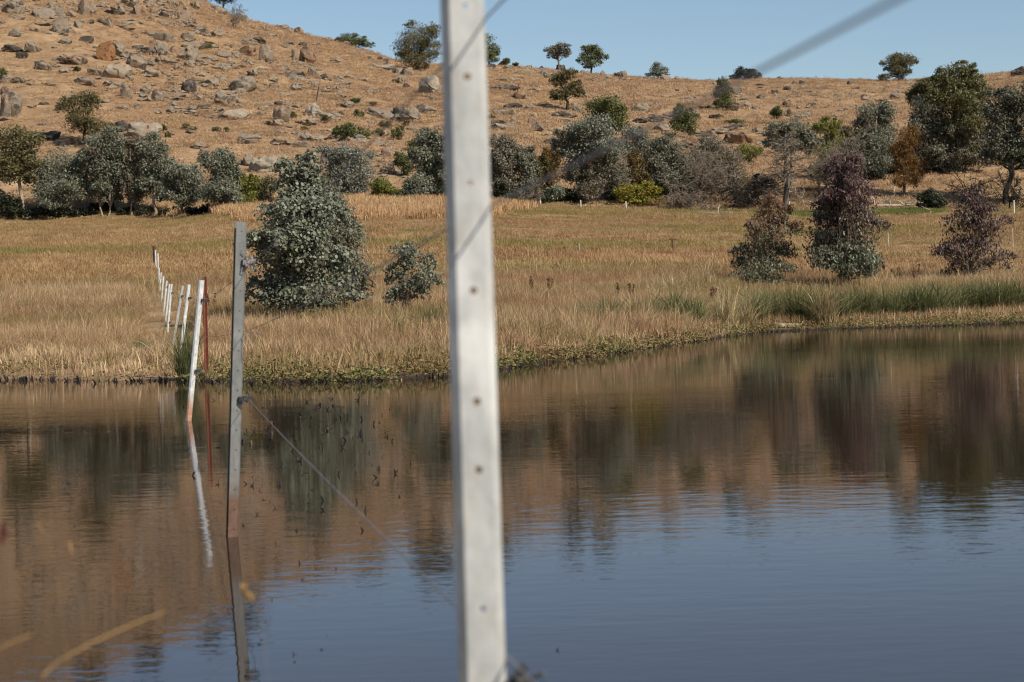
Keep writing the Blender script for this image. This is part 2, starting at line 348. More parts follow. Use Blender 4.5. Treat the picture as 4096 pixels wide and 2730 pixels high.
# ------------------------------------------------------------------ grass (stuff, instanced)
def blades(n, rad, h0, h1, wid, lean, seed, head=0.0, curve=.5, segs=3):
    r = np.random.default_rng(seed); V = []; Fs = []; c = 0
    for q in range(n):
        a = r.uniform(0, 2 * np.pi); rr = rad * math.sqrt(r.uniform()); x, y = rr * math.cos(a), rr * math.sin(a)
        hh = r.uniform(h0, h1); la = r.normal(0, lean) ; da = r.uniform(0, 2 * np.pi); dx, dy = math.cos(da), math.sin(da)
        L = abs(la) * hh; fa = r.uniform(0, np.pi); wx, wy_ = math.cos(fa) * wid / 2, math.sin(fa) * wid / 2
        P = []
        for s in range(segs + 1):
            t = s / segs; off = L * (t * (1 - curve) + curve * t * t * t)
            P.append((x + dx * off, y + dy * off, hh * t * (1 - .25 * min(abs(la), 1.2) * t) - .05 * (s == 0)))
        hd = r.uniform() < head
        for s, p in enumerate(P):
            ww = [1, .9, .6, .15][min(s, 3)] if segs == 3 else [1, .7, .15][s]
            if hd and s >= segs - 1: ww = 1.9 if s == segs - 1 else .4
            V += [(p[0] - wx * ww, p[1] - wy_ * ww, p[2]), (p[0] + wx * ww, p[1] + wy_ * ww, p[2])]
        for s in range(segs):
            b = c + 2 * s; Fs.append((b, b + 1, b + 3, b + 2))
        c += 2 * (segs + 1)
    return MB().add(V, Fs)
def src_collection(name, meshes):
    c = bpy.data.collections.new(name)
    for me in meshes:
        c.objects.link(bpy.data.objects.new(me.name, me))
    return c
def scatter(name, P, rot, scl, collection, label):
    me = bpy.data.meshes.new(name); n = len(P)
    me.vertices.add(n); me.vertices.foreach_set('co', P.astype(np.float32).ravel())
    a = me.attributes.new('rot', 'FLOAT_VECTOR', 'POINT'); a.data.foreach_set('vector', rot.astype(np.float32).ravel())
    a = me.attributes.new('scl', 'FLOAT_VECTOR', 'POINT'); a.data.foreach_set('vector', scl.astype(np.float32).ravel())
    o = link(bpy.data.objects.new(name, me)); tag(o, label, None, None, 'stuff')
    ng = bpy.data.node_groups.new(name + '_nodes', 'GeometryNodeTree')
    ng.interface.new_socket('Geometry', in_out='INPUT', socket_type='NodeSocketGeometry')
    ng.interface.new_socket('Geometry', in_out='OUTPUT', socket_type='NodeSocketGeometry')
    gi = ng.nodes.new('NodeGroupInput'); go = ng.nodes.new('NodeGroupOutput')
    ip = ng.nodes.new('GeometryNodeInstanceOnPoints'); ci = ng.nodes.new('GeometryNodeCollectionInfo')
    ci.inputs[0].default_value = collection; ci.inputs['Separate Children'].default_value = True; ci.inputs['Reset Children'].default_value = True
    ip.inputs['Pick Instance'].default_value = True
    for nm, sock in (('rot', 'Rotation'), ('scl', 'Scale')):
        na = ng.nodes.new('GeometryNodeInputNamedAttribute'); na.data_type = 'FLOAT_VECTOR'; na.inputs[0].default_value = nm
        out = [q for q in na.outputs if q.enabled and q.name == 'Attribute'][0]
        ng.links.new(out, ip.inputs[sock])
    rv = ng.nodes.new('FunctionNodeRandomValue'); rv.data_type = 'INT'
    mn = [q for q in rv.inputs if q.name == 'Min' and q.type == 'INT'][0]; mx = [q for q in rv.inputs if q.name == 'Max' and q.type == 'INT'][0]
    mn.default_value = 0; mx.default_value = len(collection.objects) - 1
    ov = [q for q in rv.outputs if q.type == 'INT'][0]
    ng.links.new(ov, ip.inputs['Instance Index'])
    ng.links.new(gi.outputs[0], ip.inputs['Points']); ng.links.new(ci.outputs[0], ip.inputs['Instance']); ng.links.new(ip.outputs[0], go.inputs[0])
    md = o.modifiers.new('scatter', 'NODES'); md.node_group = ng
    return o
def fan(n, y0, y1, half=.335):
    Y = np.sqrt(RNG.uniform(y0 ** 2, y1 ** 2, n)); a = RNG.uniform(-half, half, n)
    return a * Y, Y
def place(X, Y): return np.stack([X, Y, H(X, Y)], -1)
def rotz(n, tilt=.12): return np.stack([RNG.normal(0, tilt, n), RNG.normal(0, tilt, n), RNG.uniform(0, 6.283, n)], -1)
tall = src_collection('tall_tufts', [blades(72, .32, .18, .74, .0065, .75, 100 + q, .3, curve=.7).mesh('tall_tuft', M['grass_tall']) for q in range(6)])
X, Y = fan(26000, 29, 80); s = Y - shore(X, Y); u = 2048 + X / Y * F
lo = np.where(u < 900, 3.6, 2.2)
dens = np.clip((s - lo) / 1.5, 0, 1) * np.clip(1.15 - .3 * (Y > 60) - .15 * (hash2(X * .8, Y * .8) > .3), 0, 1)
FX = [float(at(q[0], q[1], q[2]).x) for q in ((757, 1600, 30), (716, 1474, 34), (701, 1325, 44), (673, 1310, 54), (656, 1248, 65), (639, 1176, 76), (627, 1121, 92))]
FYY = [30, 34, 44, 54, 65, 76, 92]
near_f = np.abs(X - np.interp(Y, FYY, FX)) < np.interp(Y, [30, 60, 92], [.9, .6, .5])
dens = dens * np.where(near_f, .25, 1)
kp = RNG.uniform(size=len(X)) < dens; X, Y, s, u = X[kp], Y[kp], s[kp], u[kp]
nf = np.abs(X - np.interp(Y, FYY, FX)) < np.interp(Y, [30, 60, 92], [1.1, .8, .6])
hs = np.where(nf, .5, 1) * np.clip(.72 + .25 * hash2(X * 1.7 + 3, Y * 1.7), .45, 1.25) * np.clip(.55 + (s - 2) * .12, .5, 1) * np.where((u > 540) & (u < 800) & (Y < 62), .55, 1) * np.where((u > 560) & (u < 720) & (Y >= 62), .6, 1) * np.interp(Y, [60, 80], [1, .72]) * RNG.uniform(.75, 1.25, len(X))
scatter('tall_dry_grass', place(X, Y), rotz(len(X)), np.stack([np.clip(hs, .5, 1.2), np.clip(hs, .5, 1.2), hs], -1), tall, 'tall dry seeding grass behind the pond bank')
seed = src_collection('seed_tufts', [blades(7, .22, .45, .90, .006, .8, 150 + q, 1.0, curve=.8).mesh('seed_tuft', M['rush_straw']) for q in range(5)])
X, Y = fan(5500, 32, 82); s = Y - shore(X, Y); kp = (s > 3.5) & (hash2(X * .9 + 9, Y * .7) > -.25); X, Y = X[kp], Y[kp]
hs = RNG.uniform(.6, 1.15, len(X))
scatter('seed_stalks', place(X, Y), rotz(len(X)), np.stack([hs, hs, hs], -1), seed, 'pale feathery seed stalks rising above the dry grass')
# lower grass over the paddock
short = src_collection('short_tufts', [blades(80, .8, .06, .24, .017, .9, 200 + q, .1, segs=2).mesh('short_tuft', M['grass_short']) for q in range(6)])
X, Y = fan(34000, 74, 204)
nz = hash2(X * .5, Y * 1.1); kp = RNG.uniform(size=len(X)) < np.clip(.75 + .5 * nz, .2, 1); X, Y = X[kp], Y[kp]
hs = RNG.uniform(.55, 1.3, len(X)) * np.clip(.9 + .45 * hash2(X * .6 + 1, Y * .9 + 5), .45, 1.5)
scatter('paddock_grass', place(X, Y), rotz(len(X)), np.stack([hs ** .3, hs ** .3, hs], -1), short, 'short tan and greenish paddock grass below the trees')
# tall orange grass on the mound
org = src_collection('orange_tufts', [blades(60, .6, .3, .75, .03, .4, 300 + q, .3, segs=2).mesh('orange_tuft', M['grass_orange']) for q in range(5)])
X, Y = fan(16000, 128, 203, .26); u = 2048 + X / Y * F
band = np.interp(u, [600, 860, 1000, 1780, 1960, 2120, 2250], [198, 186, 148, 142, 150, 172, 206]) + 6 * hash2(X * .5, Y * .1)
kp = (Y > band) & (u > 620) & ((u < 1850) | (Y < 186)); X, Y = X[kp], Y[kp]
hs = RNG.uniform(.7, 1.25, len(X))
scatter('mound_grass', place(X, Y), rotz(len(X)), np.stack([hs, hs, hs * 1.15], -1), org, 'tall orange grass on the low mound before the trees')
hillc = src_collection('hill_tufts', [blades(90, 1.0, .12, .46, .04, .8, 400 + q, .2, segs=2).mesh('hill_tuft', M['grass_hill']) for q in range(6)])
X, Y = fan(46000, 200, 425, .33)
kp = RNG.uniform(size=len(X)) < np.clip(.75 + .5 * hash2(X * .35 + 2, Y * .35), .25, 1); X, Y = X[kp], Y[kp]
hs = RNG.uniform(.4, .9, len(X)) * np.clip(.9 + .4 * hash2(X * .2 + 7, Y * .25), .5, 1.4)
scatter('hill_grass', place(X, Y), rotz(len(X)), np.stack([RNG.uniform(.8, 1.3, len(X)), RNG.uniform(.8, 1.3, len(X)), hs], -1), hillc, 'dry grass covering the boulder strewn hill')
grass_mat('grass_green', [(.1, (.05, .075, .012)), (.5, (.11, .15, .03)), (.9, (.22, .24, .07))], (.16, .15, .05), None)
gr = src_collection('green_tufts', [blades(60, .7, .08, .28, .03, .5, 650 + q, 0, segs=2).mesh('green_tuft', M['grass_green']) for q in range(4)])
X, Y = fan(26000, 172, 205, .3); u = 2048 + X / Y * F
kp = (u > 2650) & (u < 3800) & (RNG.uniform(size=len(X)) < np.exp(-((Y - 191 - 2.5 * hash2(X * .6, Y * .2)) / 5) ** 2) * np.clip((u - 2650) / 250, 0, 1) * np.clip((3800 - u) / 60, 0, 1)); X, Y = X[kp], Y[kp]
P = place(X, Y); hs = RNG.uniform(.7, 1.4, len(X))
# a few creeping green patches out in the paddock
X2, Y2 = fan(9000, 110, 190); kp = hash2(X2 * 1.1 + 4, Y2 * 2.3) > .75; P2 = place(X2[kp], Y2[kp]); h2 = RNG.uniform(.3, .7, len(P2))
P = np.vstack([P, P2]); hs = np.concatenate([hs, h2])
scatter('green_grass', P, rotz(len(P)), np.stack([hs ** .5, hs ** .5, hs], -1), gr, 'fresh green grass strip below the dead trees and small green patches')
# low leafy plants along the waterline
def leafy(seed, n=34, rad=.2):
    r = np.random.default_rng(seed); b = MB()
    for q in range(n):
        a = r.uniform(0, 6.28); rr = rad * math.sqrt(r.uniform()); z = r.uniform(.01, .13); sz = r.uniform(.014, .034)
        d = r.normal(size=3); d[2] = abs(d[2]) + .5; d /= np.linalg.norm(d); t = np.cross(d, r.normal(size=3)); t /= np.linalg.norm(t); bb = np.cross(d, t)
        c = np.array([rr * math.cos(a), rr * math.sin(a), z])
        b.add([c - t * sz, c - bb * sz * .5, c + t * sz, c + bb * sz * .5], [[0, 1, 2, 3]])
    return b
cov = src_collection('cover_tufts', [leafy(500 + q).mesh('cover_tuft', M['ground_cover']) for q in range(6)])
X, Y = fan(60000, 28, 66); s = Y - shore(X, Y); u = 2048 + X / Y * F
den = np.clip((s + .35) / .5, 0, 1) * np.clip((4.2 - s) / 2.2, 0, 1) * np.where(u < 800, .12, 1) * np.clip(.75 + .7 * hash2(X * 1.9, Y * 1.9), .25, 1)
kp = RNG.uniform(size=len(X)) < den; X, Y = X[kp], Y[kp]
P = place(X, Y); P[:, 2] = np.maximum(P[:, 2], 0.0)
hs = RNG.uniform(.7, 1.5, len(X))
scatter('bank_ground_cover', P, rotz(len(X)), np.stack([hs, hs, hs], -1), cov, 'low green and reddish plants creeping along the waterline')
# short bank grass between
bk = src_collection('bank_tufts', [blades(40, .22, .06, .3, .010, .6, 600 + q, .2, segs=2).mesh('bank_tuft', M['grass_tall']) for q in range(5)])
X, Y = fan(26000, 28, 70); s = Y - shore(X, Y); u = 2048 + X / Y * F
kp = (s > .7) & (s < 6) & (RNG.uniform(size=len(X)) < np.where((u < 850) & (s < 3.6), .45, .8)); X, Y = X[kp], Y[kp]
hs = RNG.uniform(.6, 1.4, len(X))
scatter('bank_grass', place(X, Y), rotz(len(X)), np.stack([hs, hs, hs], -1), bk, 'short straw grass on the pond bank')
# black sprigs of waterweed standing in the shallows
b = MB(); r = np.random.default_rng(11)
def sprig(p, sz, up):
    for q in range(r.integers(1, 4)):
        d = np.array([r.normal(0, .7), r.normal(0, .7), abs(r.normal(.6, .5)) * up + .05]); d *= sz / np.linalg.norm(d); wv = np.array([sz * .13, 0, sz * .05])
        b.add([p - wv, p + wv, p + d * .6 + wv * .9, p + d, p + d * .6 - wv * .9], [[0, 1, 2, 3, 4]])
n = 0
while n < 900:
    X = r.uniform(-14, 20); Y = r.uniform(26, 58); s = Y - float(shore(X, Y))
    if -1.3 < s < .25 and r.uniform() < math.exp(-abs(s) * 2.2): sprig(np.array([X, Y, .0]), r.uniform(.03, .10), 1.2); n += 1
for q in range(190):
    u = r.normal(1230, 170); v = abs(r.normal(0, 260)) + 1570
    if v < 2500:
        p = at(u, v, 1); d = ray(u, v); t = -CH / d.z; p = EYE + d * t; sprig(np.array(p), r.uniform(.02, .06) * min(1, p.y / 22 + .15), 1)
for (u, v) in [(1320, 2560), (1310, 2545), (1180, 2650), (1175, 2620), (1290, 2600), (2230, 2602), (1040, 2580), (1050, 2560), (740, 2060), (1345, 2285), (1212, 2320), (1088, 2400), (1620, 2015)]:
    d = ray(u, v); p = EYE + d * (-CH / d.z); sprig(np.array(p), .014, .8)
tag(b.build('waterweed', M['debris']), 'black sprigs of waterweed in the shallow water', None, None, 'stuff')

# ------------------------------------------------------------------ boulders
def rock_mesh(kind, seed):
    import bmesh
    r = np.random.default_rng(seed); bm = bmesh.new(); bmesh.ops.create_icosphere(bm, subdivisions=4, radius=1)
    V = np.array([v.co[:] for v in bm.verts]); Fs = np.array([[v.index for v in f.verts] for f in bm.faces]); bm.free()
    if kind == 'block': V = np.sign(V) * np.abs(V) ** .62
    if kind == 'spire': V[:, 0] *= 1 - .42 * np.clip(V[:, 2], -1, 1); V[:, 1] *= 1 - .42 * np.clip(V[:, 2], -1, 1)
    if kind == 'slab': V[:, 2] = np.sign(V[:, 2]) * np.abs(V[:, 2]) ** .7
    off = r.uniform(-50, 50, 3)
    amp = dict(round=.34, block=.3, spire=.3, slab=.5, pile=.75)[kind]
    D = np.array([mnoise.noise(Vector(p * 1.15 + off)) * amp + mnoise.noise(Vector(p * 2.6 + off)) * amp * .5 + mnoise.noise(Vector(p * 6 + off)) * amp * .25 for p in V])
    V = V * (1 + D)[:, None]
    for q in range(dict(round=6, block=8, spire=7, slab=7, pile=12)[kind]):      # fracture planes
        nrm = r.normal(size=3); nrm[2] *= .6; nrm /= np.linalg.norm(nrm); lim = r.uniform(.55, .92)
        dd = V @ nrm - lim; V -= np.where(dd > 0, dd * .88, 0)[:, None] * nrm
    if kind in ('pile', 'round'):            # a crack
        nrm = np.array([r.normal(), .2, r.normal() * .5]); nrm /= np.linalg.norm(nrm); dd = V @ nrm - r.uniform(-.3, .3)
        V *= (1 - .13 * np.exp(-(dd / .05) ** 2))[:, None]
    lo, hi = V.min(0), V.max(0); V = (V - (lo + hi) / 2) / (hi - lo); V[:, 2] += .5
    b = MB().add(V, Fs); return b.mesh('boulder_' + kind, M['granite_grey'], smooth=False)
ROCKS = {kd: [rock_mesh(kd, 40 + 10 * i + q) for q in range(5)] for i, kd in enumerate(['round', 'block', 'spire', 'slab', 'pile'])}
for L in ROCKS.values():
    for me in L:
        me.polygons.foreach_set('use_smooth', np.ones(len(me.polygons), bool))
        try: me.set_sharp_from_angle(angle=math.radians(34))
        except Exception: pass
KD = dict(r='round', b='block', s='spire', f='slab', p='pile'); MT = dict(g='granite_grey', w='granite_pale', o='granite_orange', d='granite_dark')
def R1(t): return [(x / 1.7422, y / 1.7422, w_ / 1.7422, h_ / 1.7422, *e) for x, y, w_, h_, *e in t]
def RO(t, ox, oy, sc): return [(ox + x / sc, oy + y / sc, w_ / sc, h_ / sc, *e) for x, y, w_, h_, *e in t]
rk = R1([
 (70,105,150,100,'pg'),(300,138,135,78,'bg','blocky boulder with a brown lit face near the top of the hill, left'),(580,112,78,118,'sg','tallest pointed granite spire at the top edge of the hill'),(640,110,55,90,'sg','second narrower spire leaning beside the tallest spire at the hilltop'),(905,60,105,70,'pg'),(1035,40,75,55,'rg'),
 (820,112,90,70,'pg'),(955,124,75,85,'so','orange faced upright boulder at the hilltop right of the twin spires'),(1075,108,55,48,'rg'),(1205,58,72,66,'pg'),(1275,58,40,46,'rg'),(1360,72,64,55,'pg'),(1140,134,64,48,'pd'),
 (1270,152,82,80,'bo','dark orange leaning block boulder high on the hill'),(1520,112,112,66,'pg'),(1690,166,74,55,'rg'),(495,128,68,48,'rg'),(410,122,72,58,'rg'),(418,238,110,110,'bg','leaning wedge boulder with a dark shaded left face'),
 (540,200,60,45,'sg'),(750,192,62,58,'rg'),(865,168,155,28,'fw'),(860,208,135,32,'fg'),(130,142,76,34,'pg'),(110,265,95,64,'pg'),(600,304,105,50,'rd'),(445,314,85,44,'rg'),(85,374,145,55,'fd'),
 (220,374,98,76,'rg'),(1120,292,185,62,'fg'),(1312,296,95,66,'rg'),(1330,352,152,58,'fo','low orange brown slab wedged under a round boulder, upper middle of the left hill'),(1120,408,105,110,'rg'),(1312,444,135,116,'pg'),(1222,392,95,64,'rg'),
 (945,486,116,86,'bo','smaller brown block just right of the big orange split boulder'),(875,408,85,48,'rg'),(1000,382,125,54,'fd'),(800,556,195,108,'fw','broad pale sloping slab below the big orange boulder'),(1040,540,135,56,'fw'),(300,498,112,60,'rg'),
 (500,460,175,76,'pg'),(660,534,105,56,'rg'),(150,420,75,46,'pd'),(40,584,64,54,'rg'),(125,584,95,46,'pg'),(570,600,155,60,'fg'),(810,620,85,40,'rg'),(888,704,74,112,'po','upright stack of broken orange rocks in the middle of the left hill'),
 (1010,660,75,55,'rg'),(1090,712,72,80,'sg'),(1140,700,66,48,'pg'),(1310,654,95,95,'pd'),(1440,616,155,66,'fg'),(1680,656,185,116,'rg','big rounded pale boulder standing right of centre on the left hill'),(1565,750,145,86,'rg','egg shaped grey boulder below the big rounded one'),
 (1600,844,225,74,'fw','wide flat outcrop with black lichen patches above the gum row'),(1195,794,64,34,'rg'),(40,826,90,160,'bg','left half of the split boulder pair at the left edge of the photo'),(105,822,80,165,'rg','right half of the split boulder pair at the left edge of the photo'),(1000,980,210,120,'rw','large pale dome boulder with a black cap behind the gum row'),(840,926,100,74,'rd'),
 (310,990,170,72,'fd','long dark rock slab behind the left gums'),(440,1030,180,58,'fd','dark flat slab at the foot of the tree with the thin crown'),(1730,1008,155,74,'rg'),(1380,1044,105,44,'rg'),(1440,1088,90,44,'rg'),(1720,1164,66,84,'rg'),(1770,1195,66,90,'rw'),
 (1545,404,95,46,'rg'),(1510,264,85,55,'rg'),(1400,244,85,54,'rg'),(40,674,76,64,'rg'),(730,724,64,28,'fg'),(860,770,105,34,'pg'),(1380,454,85,44,'rg'),(1315,480,64,50,'rg'),(1150,454,125,60,'pg'),
 (1530,504,125,56,'pg'),(930,260,50,24,'rd'),(1000,240,50,24,'rg'),(660,90,30,24,'rg'),(350,60,60,40,'rg'),(230,225,60,28,'rg'),(320,240,64,24,'fg'),(440,250,60,22,'fg'),(270,450,60,26,'fd'),(380,480,66,30,'rg'),
 (630,170,46,28,'rd'),(700,160,44,26,'rg'),(1140,180,60,30,'rg'),(1060,310,60,30,'rg'),(960,350,90,34,'rd'),(1050,385,70,36,'rg'),(330,600,110,24,'fg'),(200,600,60,22,'fg'),(1290,545,60,22,'fg'),(1180,595,56,20,'fd'),
 (300,740,90,26,'fg'),(400,780,70,24,'fd'),(220,760,60,24,'fg'),(460,735,60,22,'fg'),(960,760,64,34,'rg'),(1300,800,120,28,'fg'),(1420,765,100,42,'fg'),(1220,710,110,26,'pg'),(1670,730,90,30,'fg'),(300,880,80,26,'pg')])
rk += RO([
 (165,325,104,58,'rg','flat capstone boulder balanced on an orange rock'),(162,396,112,64,'bo','orange rock block carrying a balanced grey capstone'),(240,310,90,46,'rd'),(285,434,92,116,'so','pointed pinkish boulder right of the balanced capstone'),(310,449,54,40,'rd'),(575,446,102,115,'ro','tall rounded boulder with an orange foot on the upper hill, left of the skyline bush'),(480,416,42,66,'bg'),(75,406,52,40,'rg'),
 (430,330,112,38,'fg'),(535,336,64,38,'rd'),(195,545,64,54,'pg'),(480,566,155,70,'fg'),(605,540,62,64,'rg'),(685,556,66,38,'rd'),(400,856,124,98,'bo','brown orange block boulder right of the flat lichened outcrop'),
 (610,826,105,104,'pw','pale cracked boulder stack with the leaning metal post behind it'),(720,850,155,64,'fg'),(570,886,135,50,'pg'),(340,890,104,50,'pg'),(375,1016,145,50,'fg'),(590,996,124,60,'pg'),(545,1034,124,44,'fg'),
 (275,1206,195,106,'rw','big pale boulder just above the olive bushes'),(715,1156,84,108,'rw','pale upright boulder behind the silvery tree'),(1085,836,205,74,'fg'),(1215,834,74,80,'bd'),(1300,856,135,95,'rg'),(1400,796,124,64,'pg'),(1035,484,84,40,'rg'),
 (1110,494,124,44,'fw'),(1165,524,84,44,'rd'),(1210,534,58,54,'bg'),(1270,540,68,60,'rg'),(1425,662,138,128,'rw','large square shouldered boulder left of the near post'),(1210,590,95,50,'pg'),(1260,620,44,34,'rd'),(1012,420,32,26,'bg'),(1075,425,38,28,'rd'),
 (1120,440,42,28,'rd'),(835,755,115,44,'pg'),(930,730,64,38,'rg'),(520,614,105,34,'rg'),(345,630,64,44,'rg'),(120,164,64,60,'rw'),(410,210,84,34,'rg'),(515,246,64,50,'rg'),(370,186,34,24,'rg'),(710,292,64,30,'rg'),(785,306,64,40,'rg'),(850,322,64,30,'rg'),
 (1120,1094,64,54,'rg'),(1300,926,124,40,'fg'),(1090,956,84,38,'fg'),(930,996,92,60,'rg'),(1200,856,64,54,'rw'),(370,746,54,34,'rd'),(500,760,64,38,'pg'),(1450,700,60,30,'rg'),(260,770,80,28,'rg'),(750,810,60,26,'fg'),(1010,870,70,30,'fg'),(690,925,100,24,'fw'),
 (790,570,60,24,'fg'),(860,545,70,20,'fg'),(950,565,90,20,'fw'),(760,440,90,26,'fg'),(880,385,44,22,'rg'),(940,380,40,20,'rg'),(250,210,60,26,'rg'),(300,205,44,24,'rg'),(470,205,50,24,'rg')], 900, 0, 1.7422)
rk += RO([
 (110,308,70,34,'rd'),(230,320,86,38,'rg'),(190,274,54,40,'ro'),(600,318,56,44,'rd'),(375,299,42,22,'rg'),(515,374,64,34,'rg'),(893,350,34,34,'sg','short upright stone alone on the skyline right of the two skyline trees'),(995,370,44,34,'rd'),(1036,370,46,44,'rg','rounded upright stone of the pair on the skyline'),(750,336,38,24,'rg'),(1325,390,64,38,'rw'),
 (180,398,84,20,'fd'),(270,394,84,22,'fw'),(195,460,205,38,'fd','long thin dark rock ledge just right of the near post'),(310,524,84,48,'ro'),(400,469,95,28,'fg'),(270,596,155,46,'fd'),(375,594,54,38,'rg'),(180,645,105,44,'pg'),(260,634,64,34,'rg'),(395,700,54,50,'ro','small orange rock right of the near post'),
 (155,695,95,28,'fd'),(640,650,155,44,'pd'),(720,626,74,54,'rg'),(770,514,64,30,'rw'),(690,584,64,34,'rg'),(1155,626,124,74,'rg','large rounded boulder on open grass, right of the olive crowned tree'),(1260,686,114,60,'rd'),(1370,666,114,62,'rg'),(1545,666,64,66,'rg'),(1140,690,124,38,'fd'),
 (1300,756,114,66,'rg'),(1275,580,84,24,'fg'),(1540,590,95,24,'fg'),(1480,524,95,22,'fw'),(1635,595,64,30,'rd'),(1715,600,74,34,'rd'),(1690,660,105,32,'rd','low dark domed rock on the right hillside'),(1700,765,155,46,'fg'),(1620,796,155,56,'fg'),(1600,836,84,46,'rd'),
 (1500,880,145,95,'ro'),(590,870,114,60,'rg'),(510,836,74,36,'rd'),(130,806,74,44,'rg'),(160,736,114,46,'fw'),(800,399,64,18,'fd'),(640,675,84,22,'fw'),(1410,463,28,12,'rd'),(1500,468,28,12,'rd'),(1270,414,34,18,'rd'),
 (560,640,50,24,'rg'),(430,640,80,16,'fd'),(560,790,80,18,'fw'),(330,890,60,30,'rg')], 1900, 100, 1.7422)
rk += RO([
 (80,490,74,55,'rg'),(30,604,54,34,'rd'),(72,604,54,38,'rd'),(232,385,54,24,'rw'),(245,524,54,32,'rd'),(135,524,54,22,'rw'),(487,415,32,30,'sg'),(537,420,44,30,'rd'),(870,420,34,26,'rd'),(435,460,64,28,'fd'),(350,480,44,22,'rd'),(260,430,105,18,'fd'),
 (585,474,44,14,'fd'),(620,495,74,16,'fg'),(862,510,48,22,'rg'),(970,515,38,26,'rd'),(1197,525,74,50,'rg','rounded boulder on the long pale slab, right hillside'),(1090,543,175,26,'fw','long pale flat slab on the right hillside below the skyline tree'),(1280,494,44,22,'rd'),(1127,440,38,18,'rg'),(1180,394,44,22,'rw'),
 (421,580,42,40,'rd'),(608,573,84,25,'fd'),(190,594,54,16,'fd'),(452,645,32,50,'sd','thin upright rock beside a domed boulder, right hillside'),(545,670,114,54,'rg','domed grey boulder beside a thin upright rock, right hillside'),(640,640,74,22,'fg'),(750,645,64,18,'fg'),(830,644,44,18,'rg'),(280,670,74,16,'fw'),
 (110,716,105,22,'fd'),(228,756,84,34,'fg'),(105,838,185,90,'ro','broad reddish brown boulder above the dead trees'),(40,746,114,44,'fd'),(2055,370,100,72,'rd','big dark boulder on the skyline at the right edge of the photo'),(1925,390,64,16,'fg'),(1862,476,44,34,'rd'),(240,845,64,24,'fw')], 2900, 100, 1.7425)
ZC = [(400, 'far left hillside'), (820, 'left hillside'), (1230, 'hillside above the biggest sapling'), (1800, 'hillside left of the near post'), (2400, 'hillside right of the near post'), (2900, 'middle right hillside'), (3400, 'right hillside'), (9999, 'far right hillside')]
LOOK = dict(rg='rounded grey boulder', bg='blocky grey boulder', sg='upright grey stone', fg='flat grey rock slab', pg='cracked grey boulder', rw='rounded pale boulder', fw='flat pale rock slab', pw='cracked pale boulder',
            ro='orange brown boulder', bo='orange brown block', fo='orange brown slab', po='orange broken rocks', so='orange upright stone', rd='rounded dark boulder', bd='blocky dark boulder', fd='flat dark lichened slab', pd='cracked dark boulder', sd='dark upright stone')
ORD = ['leftmost', 'second from left', 'third from left', 'fourth from left', 'fifth from left', 'sixth from left', 'seventh from left', 'eighth from left', 'ninth from left', 'tenth from left', 'eleventh from left', 'twelfth from left']
placed = []; buckets = {}
for q, e in enumerate(rk):
    u, v, w_, h_ = e[:4]; code = e[4]; lab = e[5] if len(e) > 5 else None
    kd, mt = KD[code[0]], MT[code[1]]
    p = hit(u, v - min(3, h_ * .1)); s = p.y / F
    W, Hh = w_ * s * 1.12, h_ * s * 1.2
    dep = W * dict(round=.85, block=.8, spire=.9, slab=.9, pile=.8)[kd]
    dep = min(dep, max(2.2 * Hh, W * .5))
    me = ROCKS[kd][(q * 7 + int(u)) % 5]
    o = link(bpy.data.objects.new('boulder', me))
    sl0 = o.material_slots[0]; sl0.link = 'OBJECT'; sl0.material = M[mt]
    o.location = p + Vector((0, dep * .33, -Hh * .27)); o.scale = (W * 1.05, dep, Hh * 1.18)
    o.rotation_euler = (random.uniform(-.08, .08), random.uniform(-.1, .1), random.choice([0, math.pi]) + random.uniform(-.3, .3))
    o['category'] = 'boulder'; o['group'] = 'granite boulders strewn over the hill'
    if lab: o['label'] = lab
    else:
        zone = next(z for lim, z in ZC if u < lim)
        sky_v = np.interp(u, SK_U, SK_V); top = max(sky_v, 0); t = (v - top) / (850 - top)
        row = 'upper' if t < .3 else ('middle' if t < .6 else 'lower')
        size = 'small ' if w_ < 46 else ('large ' if w_ > 75 else '')
        buckets.setdefault((size + LOOK[code], row, zone), []).append((u, o))
for (look, row, zone), L in buckets.items():
    L.sort(key=lambda t: t[0])
    for n, (u, o) in enumerate(L):
        o['label'] = f'{look} on the {row} {zone}' if len(L) == 1 else f'{look}, {ORD[n]}, {row} {zone}'
# the big split orange boulder
granite('granite_rusty', (.20, .13, .08), (.27, .125, .05), .3, .05)
for (u, v, w_, h_, kd, mt, tilt, lab) in [(433, 250, 84, 92, 'block', 'granite_rusty', -.28, 'big orange boulder with a vertical dark stain, cracked away from its grey capstone'),
                                     (449, 208, 54, 56, 'round', 'granite_grey', .45, 'grey capstone leaning against the big orange split boulder')]:
    p = hit(437, 246); s = p.y / F; c = at(u, v, p.y)
    o = link(bpy.data.objects.new('boulder', ROCKS[kd][1])); o.material_slots[0].link = 'OBJECT'; o.material_slots[0].material = M[mt]
    o.location = c + Vector((0, 1.2 if kd == 'block' else 1.8, -.2)); o.scale = (w_ * s, w_ * s * .8, h_ * s); o.rotation_euler = (0, tilt, .2)
    tag(o, lab, 'boulder', 'granite boulders strewn over the hill')
